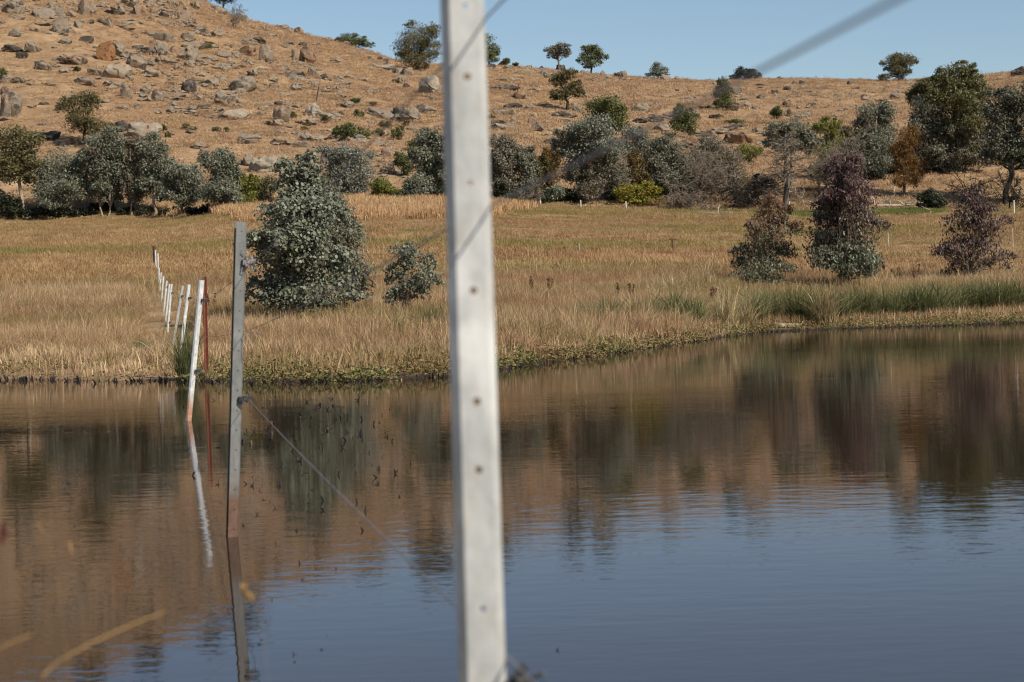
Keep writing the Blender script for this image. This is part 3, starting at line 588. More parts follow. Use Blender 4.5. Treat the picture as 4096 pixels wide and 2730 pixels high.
# countless loose stones too small to tell apart
b = MB(); r = np.random.default_rng(3)
oct_ = np.array([[1, 0, 0], [-1, 0, 0], [0, 1, 0], [0, -1, 0], [0, 0, 1], [.7, .7, .3], [-.7, .7, .4], [-.7, -.7, .3], [.7, -.7, .4], [0, 0, -.6]], float)
of = np.array([[0, 5, 4], [5, 2, 4], [2, 6, 4], [6, 1, 4], [1, 7, 4], [7, 3, 4], [3, 8, 4], [8, 0, 4], [5, 0, 9], [2, 5, 9], [6, 2, 9], [1, 6, 9], [7, 1, 9], [3, 7, 9], [8, 3, 9], [0, 8, 9]])
n = 0
while n < 4200:
    u = r.uniform(-700, 4700); Y = math.sqrt(r.uniform(205 ** 2, 415 ** 2)); X = (u - 2048) / F * Y
    if r.uniform() > np.interp(u, [0, 900, 1500, 2300, 4096], [1, .9, .6, .3, .2]) * (.08 + .92 * (hash2(X * .55, Y * .45) > .32)): continue
    sz = r.uniform(.14, .45) if r.uniform() < .8 else r.uniform(.45, .85); a = r.uniform(0, 6.28)
    V = oct_ * (1 + r.normal(0, .16, oct_.shape)) * np.array([sz * r.uniform(.9, 1.8), sz, sz * r.uniform(.6, 1.1)])
    c_, s_ = math.cos(a), math.sin(a); V = V @ np.array([[c_, s_, 0], [-s_, c_, 0], [0, 0, 1]])
    b.add(V + np.array([X, Y, float(H(X, Y)) - sz * .1]), of); n += 1
tag(b.build('loose_stones', M['granite_grey']), 'small loose stones scattered in the hill grass', None, None, 'stuff')

# ------------------------------------------------------------------ trees and shrubs
def leaf_geo(b, C, size, shape, rng, out=None, droop=.0, ar=.45):
    n = len(C); nr = rng.normal(size=(n, 3))
    if out is not None: nr = nr + out * .9
    nr += np.array(sdir) * .75                 # leaves turn towards the light
    nr /= np.linalg.norm(nr, axis=1)[:, None] + 1e-9
    t = rng.normal(size=(n, 3)); t[:, 2] -= droop * 2
    t -= (t * nr).sum(1)[:, None] * nr; t /= np.linalg.norm(t, axis=1)[:, None] + 1e-9
    bt = np.cross(nr, t); sz = size * rng.uniform(.5, 1.4, n)[:, None]
    if shape == 'round':
        an = np.arange(6) / 6 * 2 * np.pi
        V = C[:, None, :] + sz[:, None] * .5 * (np.cos(an)[None, :, None] * t[:, None] + .85 * np.sin(an)[None, :, None] * bt[:, None])
        b.add(V.reshape(-1, 3), np.arange(n * 6).reshape(n, 6))
    else:
        V = np.stack([C - t * sz * .5, C - bt * sz * ar * .5 - t * sz * .05, C + t * sz * .5, C + bt * sz * ar * .5 - t * sz * .05], 1)
        b.add(V.reshape(-1, 3), np.arange(n * 4).reshape(n, 4))
def crown_pts(blobs, n, rng, spread=.26, cl_per=None, shell=.55):
    """clump centres through each blob's volume (more towards the outside), then leaves round the clump centres"""
    wts = np.array([(r[0] * r[2]) for c, r in blobs]); wts = wts / wts.sum(); Cs = []; Os = []; CC = []
    blobs2 = list(blobs); w2_ = list(wts)
    for (c, r), wt in zip(blobs, wts):            # satellites break up the outline
        for q in range(4):
            d = rng.normal(size=3); d[2] = d[2] * .8 + .15; d /= np.linalg.norm(d); f = rng.uniform(.28, .48)
            blobs2.append((np.array(c) + d * np.array(r) * rng.uniform(.75, 1.02), tuple(np.array(r) * f))); w2_.append(wt * f * f * .9)
    blobs = blobs2; wts = np.array(w2_); wts = wts / wts.sum()
    for (c, r), wt in zip(blobs, wts):
        c = np.array(c); r = np.array(r); m = max(12, int(n * wt)); nc = cl_per or max(6, int(34 * math.sqrt(wt * len(blobs))))
        d = rng.normal(size=(nc, 3)); d /= np.linalg.norm(d, axis=1)[:, None]
        rad = rng.uniform(shell ** 2, 1, nc) ** .5; rad[: nc // 5] *= rng.uniform(.2, .8, nc // 5)
        cc = d * rad[:, None] * (1 - spread * .55); csz = rng.uniform(.55, 1.25, nc)
        pr = csz ** 2; pr /= pr.sum(); idx = rng.choice(nc, m, p=pr)
        g = rng.normal(size=(m, 3)); g /= np.linalg.norm(g, axis=1)[:, None] + 1e-9; g *= (rng.uniform(0, 1, m) ** .45)[:, None]
        loc = cc[idx] + g * (spread * csz[idx])[:, None] * np.array([1, 1, 1.05])
        Cs.append(c + loc * r); o = g * .6 + loc * .6; Os.append(o); CC.append(c + cc * r)
    return np.concatenate(Cs), np.concatenate(Os), np.concatenate(CC)
def bent(a, b, rng, k=5, amt=.12):
    a, b = np.array(a, float), np.array(b, float); L = np.linalg.norm(b - a); t = np.linspace(0, 1, k)[:, None]
    P = a + (b - a) * t; P[1:-1] += rng.normal(0, amt * L * .25, (k - 2, 3)); P[:, 2] += (np.sin(t[:, 0] * np.pi) * amt * L * .35)
    return P
TN = [0]
def tree(name, cat, label, base, blobs, leaf='leaf_grey_green', n=4200, size=.26, shape='dia', bk='bark_grey', tr=.16, stems=1, Y=None, group=None, limbs=9, droop=.3, spread=.40, depth=.9, ar=.5, mix=None, twigs=0, top=None, shell=.55, visible_limbs=True):
    """base and blobs are photo pixels (4096 wide); everything is turned into metres at the plant's own distance"""
    TN[0] += 1; rng = np.random.default_rng(zlib.crc32(label.encode()) % 100000)
    p = hit(*base) if Y is None else None
    if p is None:
        q = at(base[0], base[1], Y); p = Vector((q.x, q.y, float(H(q.x, q.y))))
    s = p.y / F; B = []
    gsc = (1.3 if name == 'gum_tree' else 1.18) if p.y > 150 else 1.0
    for (u, v, ru, rv) in blobs:
        ru, rv = ru * gsc, rv * (gsc * .5 + .5)
        c = at(u, v, p.y) - p; B.append(((c.x, c.y + rng.normal(0, .25) * ru * s + .0, c.z), (ru * s, ru * s * depth, rv * s)))
    root = thing(name, p, label, cat, group)
    n = int(n * 3.2) if p.y > 150 else n; size = size * .88 if p.y > 150 else size
    C, O, CC = crown_pts(B, n, rng, spread, None, shell)
    lo = .06
    keep = C[:, 2] > lo; C, O = C[keep], O[keep]
    if top:                                    # young red or purple growth in the upper part of the crown
        lim = at(base[0], top[1], p.y).z - p.z; ht = rng.normal(0, .7, len(C)) + C[:, 2] > lim
        b = MB(); leaf_geo(b, C[~ht], size, shape, rng, O[~ht], droop, ar); b.build('crown', M[leaf], root)
        b = MB(); leaf_geo(b, C[ht], size, shape, rng, O[ht], droop, ar); b.build('young_growth', M[top[0]], root)
    elif mix:
        ht = rng.uniform(size=len(C)) < mix[1]
        b = MB(); leaf_geo(b, C[~ht], size, shape, rng, O[~ht], droop, ar); b.build('crown', M[leaf], root)
        b = MB(); leaf_geo(b, C[ht], size, shape, rng, O[ht], droop, ar); b.build('flowers' if mix[2] == 'f' else 'dead_leaves', M[mix[0]], root)
    else:
        b = MB(); leaf_geo(b, C, size, shape, rng, O, droop, ar); b.build('crown', M[leaf], root)
    b = MB(); zt = max(c[2] for c, r in B); zb = min(c[2] - r[2] for c, r in B)
    order = rng.permutation(len(CC))
    for st in range(stems):
        off = np.array([rng.normal(0, .25) * (stems > 1) * tr * 6, rng.normal(0, .2) * (stems > 1) * tr * 6, -.25])
        fork_z = max(zb * .7 + zt * .3, .35 * zt) if stems == 1 else zb * .5 + .2
        cx = np.mean([c[0] for c, r in B]); cy = np.mean([c[1] for c, r in B])
        f = np.array([cx * .55 + rng.normal(0, .1) + off[0] * 2.2, cy * .5 + off[1], fork_z]); P = bent(off, f, rng, 5, .10)
        b.tube(P, np.linspace(tr, tr * .72, 5) / (1 if stems == 1 else 1.5), 7)
        # the leader and the limbs
        tgt = CC[order[st::stems][:limbs]]
        for q, tg in enumerate(tgt):
            t0 = rng.uniform(.55, 1.); a = P[-1] * t0 + P[-2] * (1 - t0)
            if tg[2] < a[2]: a = P[2] * .5 + P[3] * .5
            r0 = tr * rng.uniform(.32, .52) / (1 if stems == 1 else 1.3)
            Q = bent(a, tg, rng, 5, .18); b.tube(Q, np.linspace(r0, r0 * .22, 5), 5)
            for w_ in range(2 + twigs):
                k_ = rng.integers(2, 5); e = Q[k_] + rng.normal(0, 1, 3) * np.array([1, 1, .7]) * (.16 * np.linalg.norm(tg - a) + .1)
                b.tube(bent(Q[k_], e, rng, 4, .2), np.linspace(r0 * .3, r0 * .1, 4), 4, cap=False)
    b.build('trunk', M[bk], root, smooth=True)
    return root
GRP = 'gum trees along the foot of the hill'
# --- left row
tree('gum_tree', 'tree', 'tall olive brown gum tree at the left edge with bare leaning pale trunk', (92, 872), [(40, 560, 85, 62), (105, 590, 55, 70), (55, 640, 85, 45), (95, 690, 62, 40), (30, 700, 46, 40)], 'leaf_olive', 4600, .27, bk='bark_pale', tr=.22, group=GRP, limbs=14, twigs=1)
tree('shrub', 'shrub', 'dark low shrub at the left edge under the tall olive brown gum', (25, 872), [(20, 815, 60, 45), (70, 838, 36, 30), (-50, 800, 60, 60)], 'leaf_dark', 2200, .25, bk='bark_dark', tr=.06, stems=2)
tree('gum_tree', 'tree', 'round grey green gum, second tree from the left edge', (262, 868), [(245, 660, 105, 70), (190, 730, 62, 70), (300, 720, 66, 75), (240, 775, 92, 52), (330, 760, 42, 60)], 'leaf_grey_green', 6500, .27, bk='bark_pale', tr=.15, group=GRP, stems=2)
tree('gum_tree', 'tree', 'tall grey green gum behind the round one, with several bare stems at its base', (428, 866), [(430, 575, 78, 52), (400, 650, 62, 70), (470, 650, 52, 80), (440, 730, 72, 62), (385, 760, 36, 40)], 'leaf_grey_green', 6500, .27, bk='bark_pale', tr=.17, group=GRP, stems=2)
tree('gum_tree', 'tree', 'narrow brownish gum squeezed between two grey green gums', (528, 862), [(540, 620, 42, 60), (535, 720, 40, 80), (545, 790, 36, 40)], 'leaf_grey_brown', 2600, .25, bk='bark_pale', tr=.12, group=GRP)
tree('gum_tree', 'tree', 'upright grey green gum with pale straight trunk, middle of the left row', (615, 868), [(612, 600, 58, 46), (625, 670, 62, 62), (600, 740, 60, 50), (655, 760, 36, 40)], 'leaf_grey_green', 5200, .27, bk='bark_pale', tr=.17, group=GRP)
tree('gum_tree', 'tree', 'lower spreading grey green gum with gaps, second from the right of the left row', (732, 866), [(735, 690, 66, 46), (700, 745, 46, 50), (780, 730, 42, 60), (740, 790, 62, 40)], 'leaf_grey_green', 4300, .26, bk='bark_grey', tr=.13, group=GRP)
tree('gum_tree', 'tree', 'dense rounded grey green gum at the right end of the left row', (882, 850), [(885, 660, 62, 52), (900, 720, 62, 62), (860, 770, 58, 46), (915, 785, 50, 40)], 'leaf_grey_green', 5600, .26, bk='bark_grey', tr=.13, group=GRP)
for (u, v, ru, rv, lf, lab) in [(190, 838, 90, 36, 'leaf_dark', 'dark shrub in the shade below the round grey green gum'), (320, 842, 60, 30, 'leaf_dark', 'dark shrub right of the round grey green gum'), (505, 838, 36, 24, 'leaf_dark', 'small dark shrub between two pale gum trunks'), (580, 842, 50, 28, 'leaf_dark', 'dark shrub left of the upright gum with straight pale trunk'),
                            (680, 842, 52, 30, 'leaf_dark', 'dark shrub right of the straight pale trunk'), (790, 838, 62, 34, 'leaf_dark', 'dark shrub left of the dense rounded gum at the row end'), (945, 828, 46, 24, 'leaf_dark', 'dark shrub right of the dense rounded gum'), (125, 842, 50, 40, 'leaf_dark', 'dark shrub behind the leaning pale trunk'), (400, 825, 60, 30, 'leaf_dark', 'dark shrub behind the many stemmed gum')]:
    tree('shrub', 'shrub', lab, (u, v + rv - 6), [(u - ru * .2, v + rv * .3, ru * .55, rv * .6), (u + ru * .5, v + rv * .2, ru * .4, rv * .7)], lf, 700, .26, bk='bark_dark', tr=.05, stems=2, limbs=4)  # dark shrubs added to stand for the black shade between the trunks
tree('bush', 'bush', 'olive yellow wattle bush at the right end of the left gum row', (1000, 838), [(985, 745, 42, 48), (1030, 760, 46, 62), (1000, 800, 56, 34)], 'leaf_wattle', 3600, .2, bk='bark_dark', tr=.07, stems=3)
tree('bush', 'bush', 'thin brownish olive bush behind the biggest sapling', (1075, 838), [(1075, 740, 40, 50), (1060, 795, 36, 40)], 'leaf_olive', 1700, .17, bk='bark_dark', tr=.06, stems=3)
tree('gum_tree', 'tree', 'thin crowned dark tree standing on the lower slope above the left row', (335, 592), [(300, 425, 48, 36), (365, 410, 40, 34), (330, 385, 52, 22), (300, 495, 44, 34), (370, 500, 52, 36), (420, 515, 36, 28), (335, 470, 46, 30)], 'leaf_olive', 3000, .24, bk='bark_dark', tr=.2, limbs=20, twigs=2, spread=.3)
# --- hill and skyline trees
tree('skyline_tree', 'tree', 'dark tree cut off by the top edge above the left skyline', (890, 12), [(850, -20, 42, 30), (900, -2, 36, 24), (940, -40, 50, 40)], 'leaf_dark', 1800, .3, bk='bark_dark', tr=.2)
for (u, v, ru, rv, lab) in [(750, -95, 60, 40, 'dark tree on the hilltop above the frame, left of the summit boulders'), (500, -160, 60, 46, 'dark crowned tree on the hilltop seen only in the pond reflection, right one'), (270, -215, 56, 44, 'dark crowned tree on the hilltop seen only in the pond reflection, left one')]:
    tree('skyline_tree', 'tree', lab, (u, v + rv + 16), [(u, v, ru, rv), (u + 30, v + 14, ru * .6, rv * .7)], 'leaf_dark', 1600, .32, bk='bark_dark', tr=.2)
tree('bush', 'bush', 'dark low bush on the descending skyline left of the big round skyline tree', (1420, 190), [(1385, 152, 36, 22), (1430, 165, 42, 22), (1470, 182, 30, 18)], 'leaf_green', 1800, .28, bk='bark_dark', tr=.08, stems=3)
tree('skyline_tree', 'tree', 'largest round olive tree on the skyline left of the near post', (1668, 284), [(1665, 150, 76, 52), (1630, 200, 58, 52), (1705, 195, 56, 56), (1665, 235, 80, 40)], 'leaf_olive', 5600, .3, bk='bark_dark', tr=.3, limbs=16)
tree('skyline_tree', 'tree', 'green skyline tree half hidden behind the near post', (1955, 268), [(1935, 165, 40, 46), (1975, 205, 32, 34), (1945, 232, 42, 30)], 'leaf_green', 2400, .3, bk='bark_dark', tr=.22)
tree('skyline_tree', 'tree', 'small parasol shaped skyline tree with bare forked trunk', (2240, 286), [(2205, 205, 26, 18), (2240, 190, 36, 18), (2262, 212, 26, 20), (2220, 225, 24, 12)], 'leaf_grey_brown', 1700, .28, bk='bark_grey', tr=.2, limbs=14)
tree('skyline_tree', 'tree', 'green skyline tree right of the parasol shaped one', (2364, 298), [(2368, 200, 40, 24), (2345, 232, 30, 26), (2395, 222, 28, 28), (2365, 258, 38, 16)], 'leaf_green', 2300, .3, bk='bark_dark', tr=.2, limbs=12)
tree('skyline_tree', 'tree', 'small grey green skyline tree in the middle of the open sky', (2632, 312), [(2630, 280, 34, 24), (2620, 298, 28, 12), (2655, 300, 20, 12)], 'leaf_grey_green', 1100, .28, bk='bark_grey', tr=.13)
tree('bush', 'bush', 'wide dark skyline bush where the blurred wire meets the ridge', (2982, 318), [(2965, 290, 26, 22), (3000, 298, 34, 20), (2940, 308, 22, 14), (3030, 305, 20, 14)], 'leaf_dark', 1700, .28, bk='bark_dark', tr=.1, stems=3)
tree('skyline_tree', 'tree', 'round dark tree on the right skyline with a low bushy side', (3598, 326), [(3570, 245, 38, 34), (3625, 240, 40, 34), (3600, 282, 52, 30), (3540, 310, 28, 16)], 'leaf_olive', 3200, .3, bk='bark_dark', tr=.26, limbs=12)
tree('hill_tree', 'tree', 'olive tree on the slope with layered crown and leaning limbs', (2272, 446), [(2270, 300, 38, 28), (2235, 325, 34, 26), (2300, 345, 34, 26), (2260, 365, 40, 24), (2220, 380, 26, 16), (2310, 375, 26, 18), (2240, 390, 30, 14)], 'leaf_olive', 2900, .27, bk='bark_dark', tr=.24, limbs=16, spread=.3)
tree('hill_tree', 'tree', 'narrow green cypress like tree on the right slope', (2892, 440), [(2893, 335, 22, 32), (2893, 375, 34, 34), (2896, 410, 36, 22)], 'leaf_green', 2200, .24, bk='bark_dark', tr=.14)
tree('hill_tree', 'tree', 'round dull green tree in front of boulders on the right slope', (2738, 552), [(2735, 460, 42, 36), (2755, 490, 42, 36), (2712, 500, 38, 28)], 'leaf_green', 2600, .23, bk='bark_grey', tr=.14, limbs=12)
tree('hill_tree', 'tree', 'small round dark green tree above the dead trees, right slope', (3104, 478), [(3103, 452, 24, 20)], 'leaf_green', 900, .24, bk='bark_dark', tr=.1)
tree('hill_tree', 'tree', 'small green tree on two thin trunks above the silvery tree', (1386, 574), [(1392, 515, 28, 28), (1378, 535, 24, 18)], 'leaf_green', 1200, .24, bk='bark_pale', tr=.09, stems=2, limbs=4)
tree('hill_tree', 'tree', 'smallest slender green tree beside the one on two thin trunks', (1347, 560), [(1347, 526, 14, 20)], 'leaf_green', 500, .22, bk='bark_grey', tr=.06, limbs=4)
# --- middle of the tree line
tree('gum_tree', 'tree', 'silvery grey round gum behind the biggest sapling', (1390, 800), [(1385, 625, 72, 52), (1350, 690, 60, 70), (1430, 690, 60, 72), (1400, 760, 70, 56)], 'leaf_silver', 6500, .25, bk='bark_pale', tr=.15, group=GRP, stems=2, mix=('leaf_grey_brown', .2, 'd'))
tree('bush', 'bush', 'olive green bush at the edge of the orange grass left of the near post', (1540, 812), [(1525, 745, 42, 34), (1555, 780, 54, 30), (1505, 790, 36, 24)], 'leaf_wattle', 3000, .19, bk='bark_dark', tr=.06, stems=3)
tree('bush', 'bush', 'bright green shrub behind the olive bush left of the near post', (1612, 705), [(1610, 640, 30, 34), (1630, 675, 28, 28)], 'leaf_green', 1300, .2, bk='bark_dark', tr=.06, stems=2)
tree('gum_tree', 'tree', 'tall dark grey green gum partly behind the near post', (1730, 800), [(1710, 560, 56, 46), (1745, 620, 60, 60), (1690, 640, 46, 50), (1740, 700, 62, 56), (1780, 600, 36, 80)], 'leaf_grey_green', 6200, .27, bk='bark_grey', tr=.2, group=GRP)
tree('gum_tree', 'tree', 'low grey green gum in front of the tall dark one left of the near post', (1680, 808), [(1670, 735, 48, 36), (1700, 770, 48, 30), (1640, 775, 36, 26)], 'leaf_grey_green', 3200, .24, bk='bark_grey', tr=.1, group=GRP, stems=2)
tree('gum_tree', 'tree', 'grey brown upright gum just right of the near post', (2010, 800), [(2020, 580, 50, 40), (2000, 650, 46, 60), (2045, 660, 34, 60), (2015, 735, 46, 46)], 'leaf_grey_brown', 4300, .25, bk='bark_pale', tr=.13, group=GRP)
tree('gum_tree', 'tree', 'small grey green gum, second tree right of the near post', (2105, 806), [(2105, 625, 32, 32), (2115, 690, 36, 56), (2100, 755, 36, 36)], 'leaf_grey_green', 2700, .24, bk='bark_grey', tr=.1, group=GRP)
tree('rust_tree', 'tree', 'rust brown drooping tree left of the large grey gum', (2190, 806), [(2190, 630, 34, 40), (2200, 690, 44, 60), (2175, 745, 38, 40)], 'leaf_rust', 3300, .2, bk='bark_dark', tr=.13, droop=1., mix=('leaf_olive', .45, 'd'))
tree('gum_tree', 'tree', 'large round olive green gum behind the tallest grey gum in the middle', (2420, 660), [(2415, 430, 74, 44), (2395, 490, 60, 40), (2470, 480, 40, 50)], 'leaf_green', 4200, .27, bk='bark_dark', tr=.24)
tree('gum_tree', 'tree', 'largest round grey gum in the middle of the tree line', (2310, 814), [(2335, 520, 80, 52), (2290, 560, 56, 50), (2400, 550, 62, 52), (2350, 610, 90, 50), (2300, 680, 60, 50), (2440, 600, 50, 46)], 'leaf_silver', 7500, .26, bk='bark_dark', tr=.22, group=GRP, mix=('leaf_grey_green', .55, 'd'), limbs=14)
tree('gum_tree', 'tree', 'sparse grey brown gum with many thin trunks left of the yellow bush', (2345, 816), [(2330, 690, 50, 50), (2390, 700, 46, 60), (2430, 690, 40, 60), (2350, 760, 50, 34)], 'leaf_grey_brown', 3300, .22, bk='bark_grey', tr=.08, stems=4, limbs=6, twigs=2)
tree('gum_tree', 'tree', 'sparse pale gum showing white branches right of the largest grey gum', (2545, 780), [(2520, 530, 42, 36), (2570, 560, 40, 46), (2530, 610, 50, 46), (2560, 680, 40, 40)], 'leaf_silver', 2500, .24, bk='bark_pale', tr=.12, group=GRP, limbs=16, mix=('leaf_grey_green', .5, 'd'))
tree('rust_tree', 'tree', 'rust olive tree behind the yellow flowered bush', (2535, 790), [(2535, 640, 34, 36), (2545, 690, 36, 46)], 'leaf_rust', 1700, .2, bk='bark_dark', tr=.1, droop=1., mix=('leaf_olive', .5, 'd'))
tree('gum_tree', 'tree', 'grey green gum right of and above the yellow flowered bush', (2668, 784), [(2660, 585, 66, 40), (2625, 640, 50, 56), (2700, 640, 52, 60), (2650, 710, 70, 56)], 'leaf_grey_green', 5600, .26, bk='bark_pale', tr=.15, group=GRP, mix=('leaf_grey_brown', .3, 'd'))
tree('bush', 'bush', 'yellow flowered wattle bush by the white fence posts', (2550, 826), [(2510, 775, 50, 36), (2580, 765, 50, 36), (2550, 800, 76, 22), (2620, 770, 30, 26)], 'leaf_wattle', 3400, .2, bk='bark_dark', tr=.06, stems=3, mix=('leaf_yellow', .5, 'f'))
tree('bush', 'bush', 'low green bush between dark trunks left of the largest grey gum', (2222, 808), [(2222, 770, 32, 28)], 'leaf_blue_green', 1300, .2, bk='bark_dark', tr=.05, stems=2)
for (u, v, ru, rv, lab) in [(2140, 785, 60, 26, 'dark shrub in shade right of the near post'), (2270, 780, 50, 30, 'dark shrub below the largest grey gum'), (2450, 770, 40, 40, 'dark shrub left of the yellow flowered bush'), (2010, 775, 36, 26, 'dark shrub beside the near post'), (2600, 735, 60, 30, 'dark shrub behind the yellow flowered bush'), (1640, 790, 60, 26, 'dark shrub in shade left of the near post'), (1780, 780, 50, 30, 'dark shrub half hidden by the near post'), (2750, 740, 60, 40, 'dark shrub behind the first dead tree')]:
    tree('shrub', 'shrub', lab, (u, v + rv - 2), [(u, v, ru, rv)], 'leaf_dark', 1400, .24, bk='bark_dark', tr=.05, stems=2, limbs=4)  # dark understory added for the shadows at the foot of the tree line
# --- right side of the tree line
tree('gum_tree', 'tree', 'grey green gum crown showing above the large dead tree', (3160, 800), [(3110, 520, 56, 34), (3180, 520, 60, 42), (3230, 570, 36, 50), (3150, 580, 70, 40)], 'leaf_grey_green', 4300, .25, bk='bark_grey', tr=.16, mix=('leaf_red', .08, 'd'))
tree('gum_tree', 'tree', 'yellow green open tree right of the large dead tree', (3305, 720), [(3300, 510, 52, 34), (3330, 560, 40, 40), (3300, 610, 46, 36), (3350, 500, 20, 26)], 'leaf_wattle', 2900, .22, bk='bark_grey', tr=.13, limbs=14)
tree('bush', 'bush', 'green bush among boulders left of the large dead tree', (2985, 650), [(2985, 600, 36, 24), (3020, 610, 30, 22), (2965, 630, 40, 18)], 'leaf_wattle', 1500, .2, bk='bark_dark', tr=.05, stems=2)
tree('bush', 'bush', 'dark green bush beside the reddish brown boulder', (2860, 640), [(2860, 600, 36, 30), (2890, 620, 30, 26)], 'leaf_green', 1500, .2, bk='bark_dark', tr=.05, stems=2)
tree('gum_tree', 'tree', 'broad grey green gum left of the rust coloured tree', (3512, 700), [(3480, 450, 56, 36), (3540, 450, 40, 40), (3470, 520, 62, 50), (3545, 530, 52, 56), (3500, 600, 84, 60), (3560, 620, 46, 56), (3490, 660, 70, 34)], 'leaf_grey_green', 7000, .27, bk='bark_pale', tr=.18, group=GRP)
tree('gum_tree', 'tree', 'tallest olive green gum at the back right rising above the ridge', (3830, 690), [(3830, 285, 66, 38), (3780, 310, 40, 36), (3880, 330, 52, 50), (3920, 360, 36, 46), (3850, 400, 100, 60), (3860, 500, 100, 80), (3860, 600, 90, 60), (3800, 360, 60, 50)], 'leaf_olive', 9000, .3, bk='bark_grey', tr=.24, mix=('leaf_green', .4, 'd'), droop=.8)
tree('gum_tree', 'tree', 'dark olive gum on the left shoulder of the tallest right gum', (3700, 660), [(3715, 350, 62, 40), (3680, 380, 46, 36), (3760, 390, 50, 40)], 'leaf_olive', 3600, .28, bk='bark_grey', tr=.2)
tree('gum_tree', 'tree', 'large drooping grey brown gum in front of the tallest right gum', (3716, 694), [(3720, 440, 72, 56), (3670, 510, 56, 62), (3760, 520, 66, 70), (3720, 600, 96, 60), (3670, 640, 60, 36), (3770, 630, 56, 40)], 'leaf_grey_brown', 9000, .27, bk='bark_pale', tr=.2, group=GRP, droop=.8, mix=('leaf_grey_green', .4, 'd'))
tree('gum_tree', 'tree', 'grey brown gum between the drooping gum and the dark right edge tree', (3835, 690), [(3850, 520, 80, 70), (3910, 560, 56, 70), (3840, 620, 80, 50), (3930, 630, 50, 40)], 'leaf_grey_brown', 6000, .26, bk='bark_grey', tr=.16, droop=.8)
tree('rust_tree', 'tree', 'orange rust coloured drooping tree with mistletoe behind the white fallen log', (3612, 790), [(3640, 545, 50, 40), (3610, 590, 46, 46), (3625, 650, 60, 46), (3610, 710, 50, 40), (3670, 690, 36, 50)], 'leaf_rust', 5000, .2, bk='bark_grey', tr=.16, droop=1.2, ar=.35)
tree('gum_tree', 'tree', 'dark tree at the right edge with a bare black trunk and spreading low limbs', (4022, 828), [(4070, 390, 80, 56), (4005, 450, 66, 66), (4120, 440, 80, 80), (4005, 540, 62, 76), (4120, 560, 90, 90), (4050, 620, 90, 50), (3985, 600, 40, 50), (4150, 640, 80, 50)], 'leaf_grey_green', 10000, .26, bk='bark_dark', tr=.3, limbs=18, twigs=1, mix=('leaf_dark', .45, 'd'))
tree('bush', 'bush', 'dark bush with a few yellow flowers behind the white fallen log', (3728, 846), [(3725, 800, 46, 36), (3700, 785, 36, 22), (3745, 820, 40, 26)], 'leaf_dark', 2200, .2, bk='bark_dark', tr=.05, stems=2, mix=('leaf_yellow', .03, 'f'))
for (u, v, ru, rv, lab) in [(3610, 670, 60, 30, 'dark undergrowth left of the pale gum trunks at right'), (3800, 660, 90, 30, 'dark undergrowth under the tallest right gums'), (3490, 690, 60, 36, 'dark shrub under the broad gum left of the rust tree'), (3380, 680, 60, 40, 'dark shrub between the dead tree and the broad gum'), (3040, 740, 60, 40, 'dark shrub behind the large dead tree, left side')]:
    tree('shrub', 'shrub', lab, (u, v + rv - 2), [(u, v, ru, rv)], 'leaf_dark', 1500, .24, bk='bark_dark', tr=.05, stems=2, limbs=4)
tree('gum_tree', 'tree', 'olive brown bushy tree filling the gap left of the dark rust tree', (2150, 800), [(2150, 690, 34, 60), (2160, 750, 40, 40)], 'leaf_olive', 2600, .22, bk='bark_dark', tr=.1)
tree('gum_tree', 'tree', 'grey brown twiggy gum between the largest grey gum and the yellow flowered bush', (2470, 800), [(2475, 680, 44, 56), (2480, 740, 46, 40)], 'leaf_grey_brown', 2600, .2, bk='bark_pale', tr=.09, stems=2, limbs=10, twigs=2)
tree('gum_tree', 'tree', 'brownish olive tree behind the tangled dead tree', (2780, 780), [(2770, 650, 50, 50), (2800, 710, 60, 46)], 'leaf_grey_brown', 2600, .22, bk='bark_grey', tr=.1, twigs=2)
tree('gum_tree', 'tree', 'brownish olive tree behind the bare dead tree left of the largest dead one', (2910, 790), [(2905, 650, 46, 46), (2930, 710, 56, 50)], 'leaf_olive', 2400, .22, bk='bark_grey', tr=.1, twigs=2)
tree('gum_tree', 'tree', 'grey olive tree filling the gap between yellow green tree and broad gum', (3400, 730), [(3400, 600, 46, 46), (3390, 660, 56, 46)], 'leaf_grey_brown', 2600, .22, bk='bark_grey', tr=.1)
tree('gum_tree', 'tree', 'dark grey gum half hidden behind the upright grey brown one right of the post', (1975, 780), [(1970, 690, 40, 60), (1985, 640, 30, 40)], 'leaf_grey_green', 2600, .24, bk='bark_dark', tr=.1)
tree('gum_tree', 'tree', 'tall grey olive gum behind the tangled dead tree', (2840, 760), [(2835, 590, 52, 46), (2870, 640, 50, 50), (2820, 670, 56, 50)], 'leaf_grey_brown', 3000, .24, bk='bark_grey', tr=.14, twigs=1)
tree('gum_tree', 'tree', 'olive gum between the large dead tree and the broad grey green gum', (3390, 700), [(3385, 540, 40, 40), (3400, 580, 46, 50)], 'leaf_olive', 2200, .24, bk='bark_grey', tr=.12)
tree('gum_tree', 'tree', 'grey olive gum behind the tip of the tallest sapling', (3300, 770), [(3300, 690, 60, 46), (3350, 660, 50, 40)], 'leaf_grey_green', 2400, .24, bk='bark_grey', tr=.12)
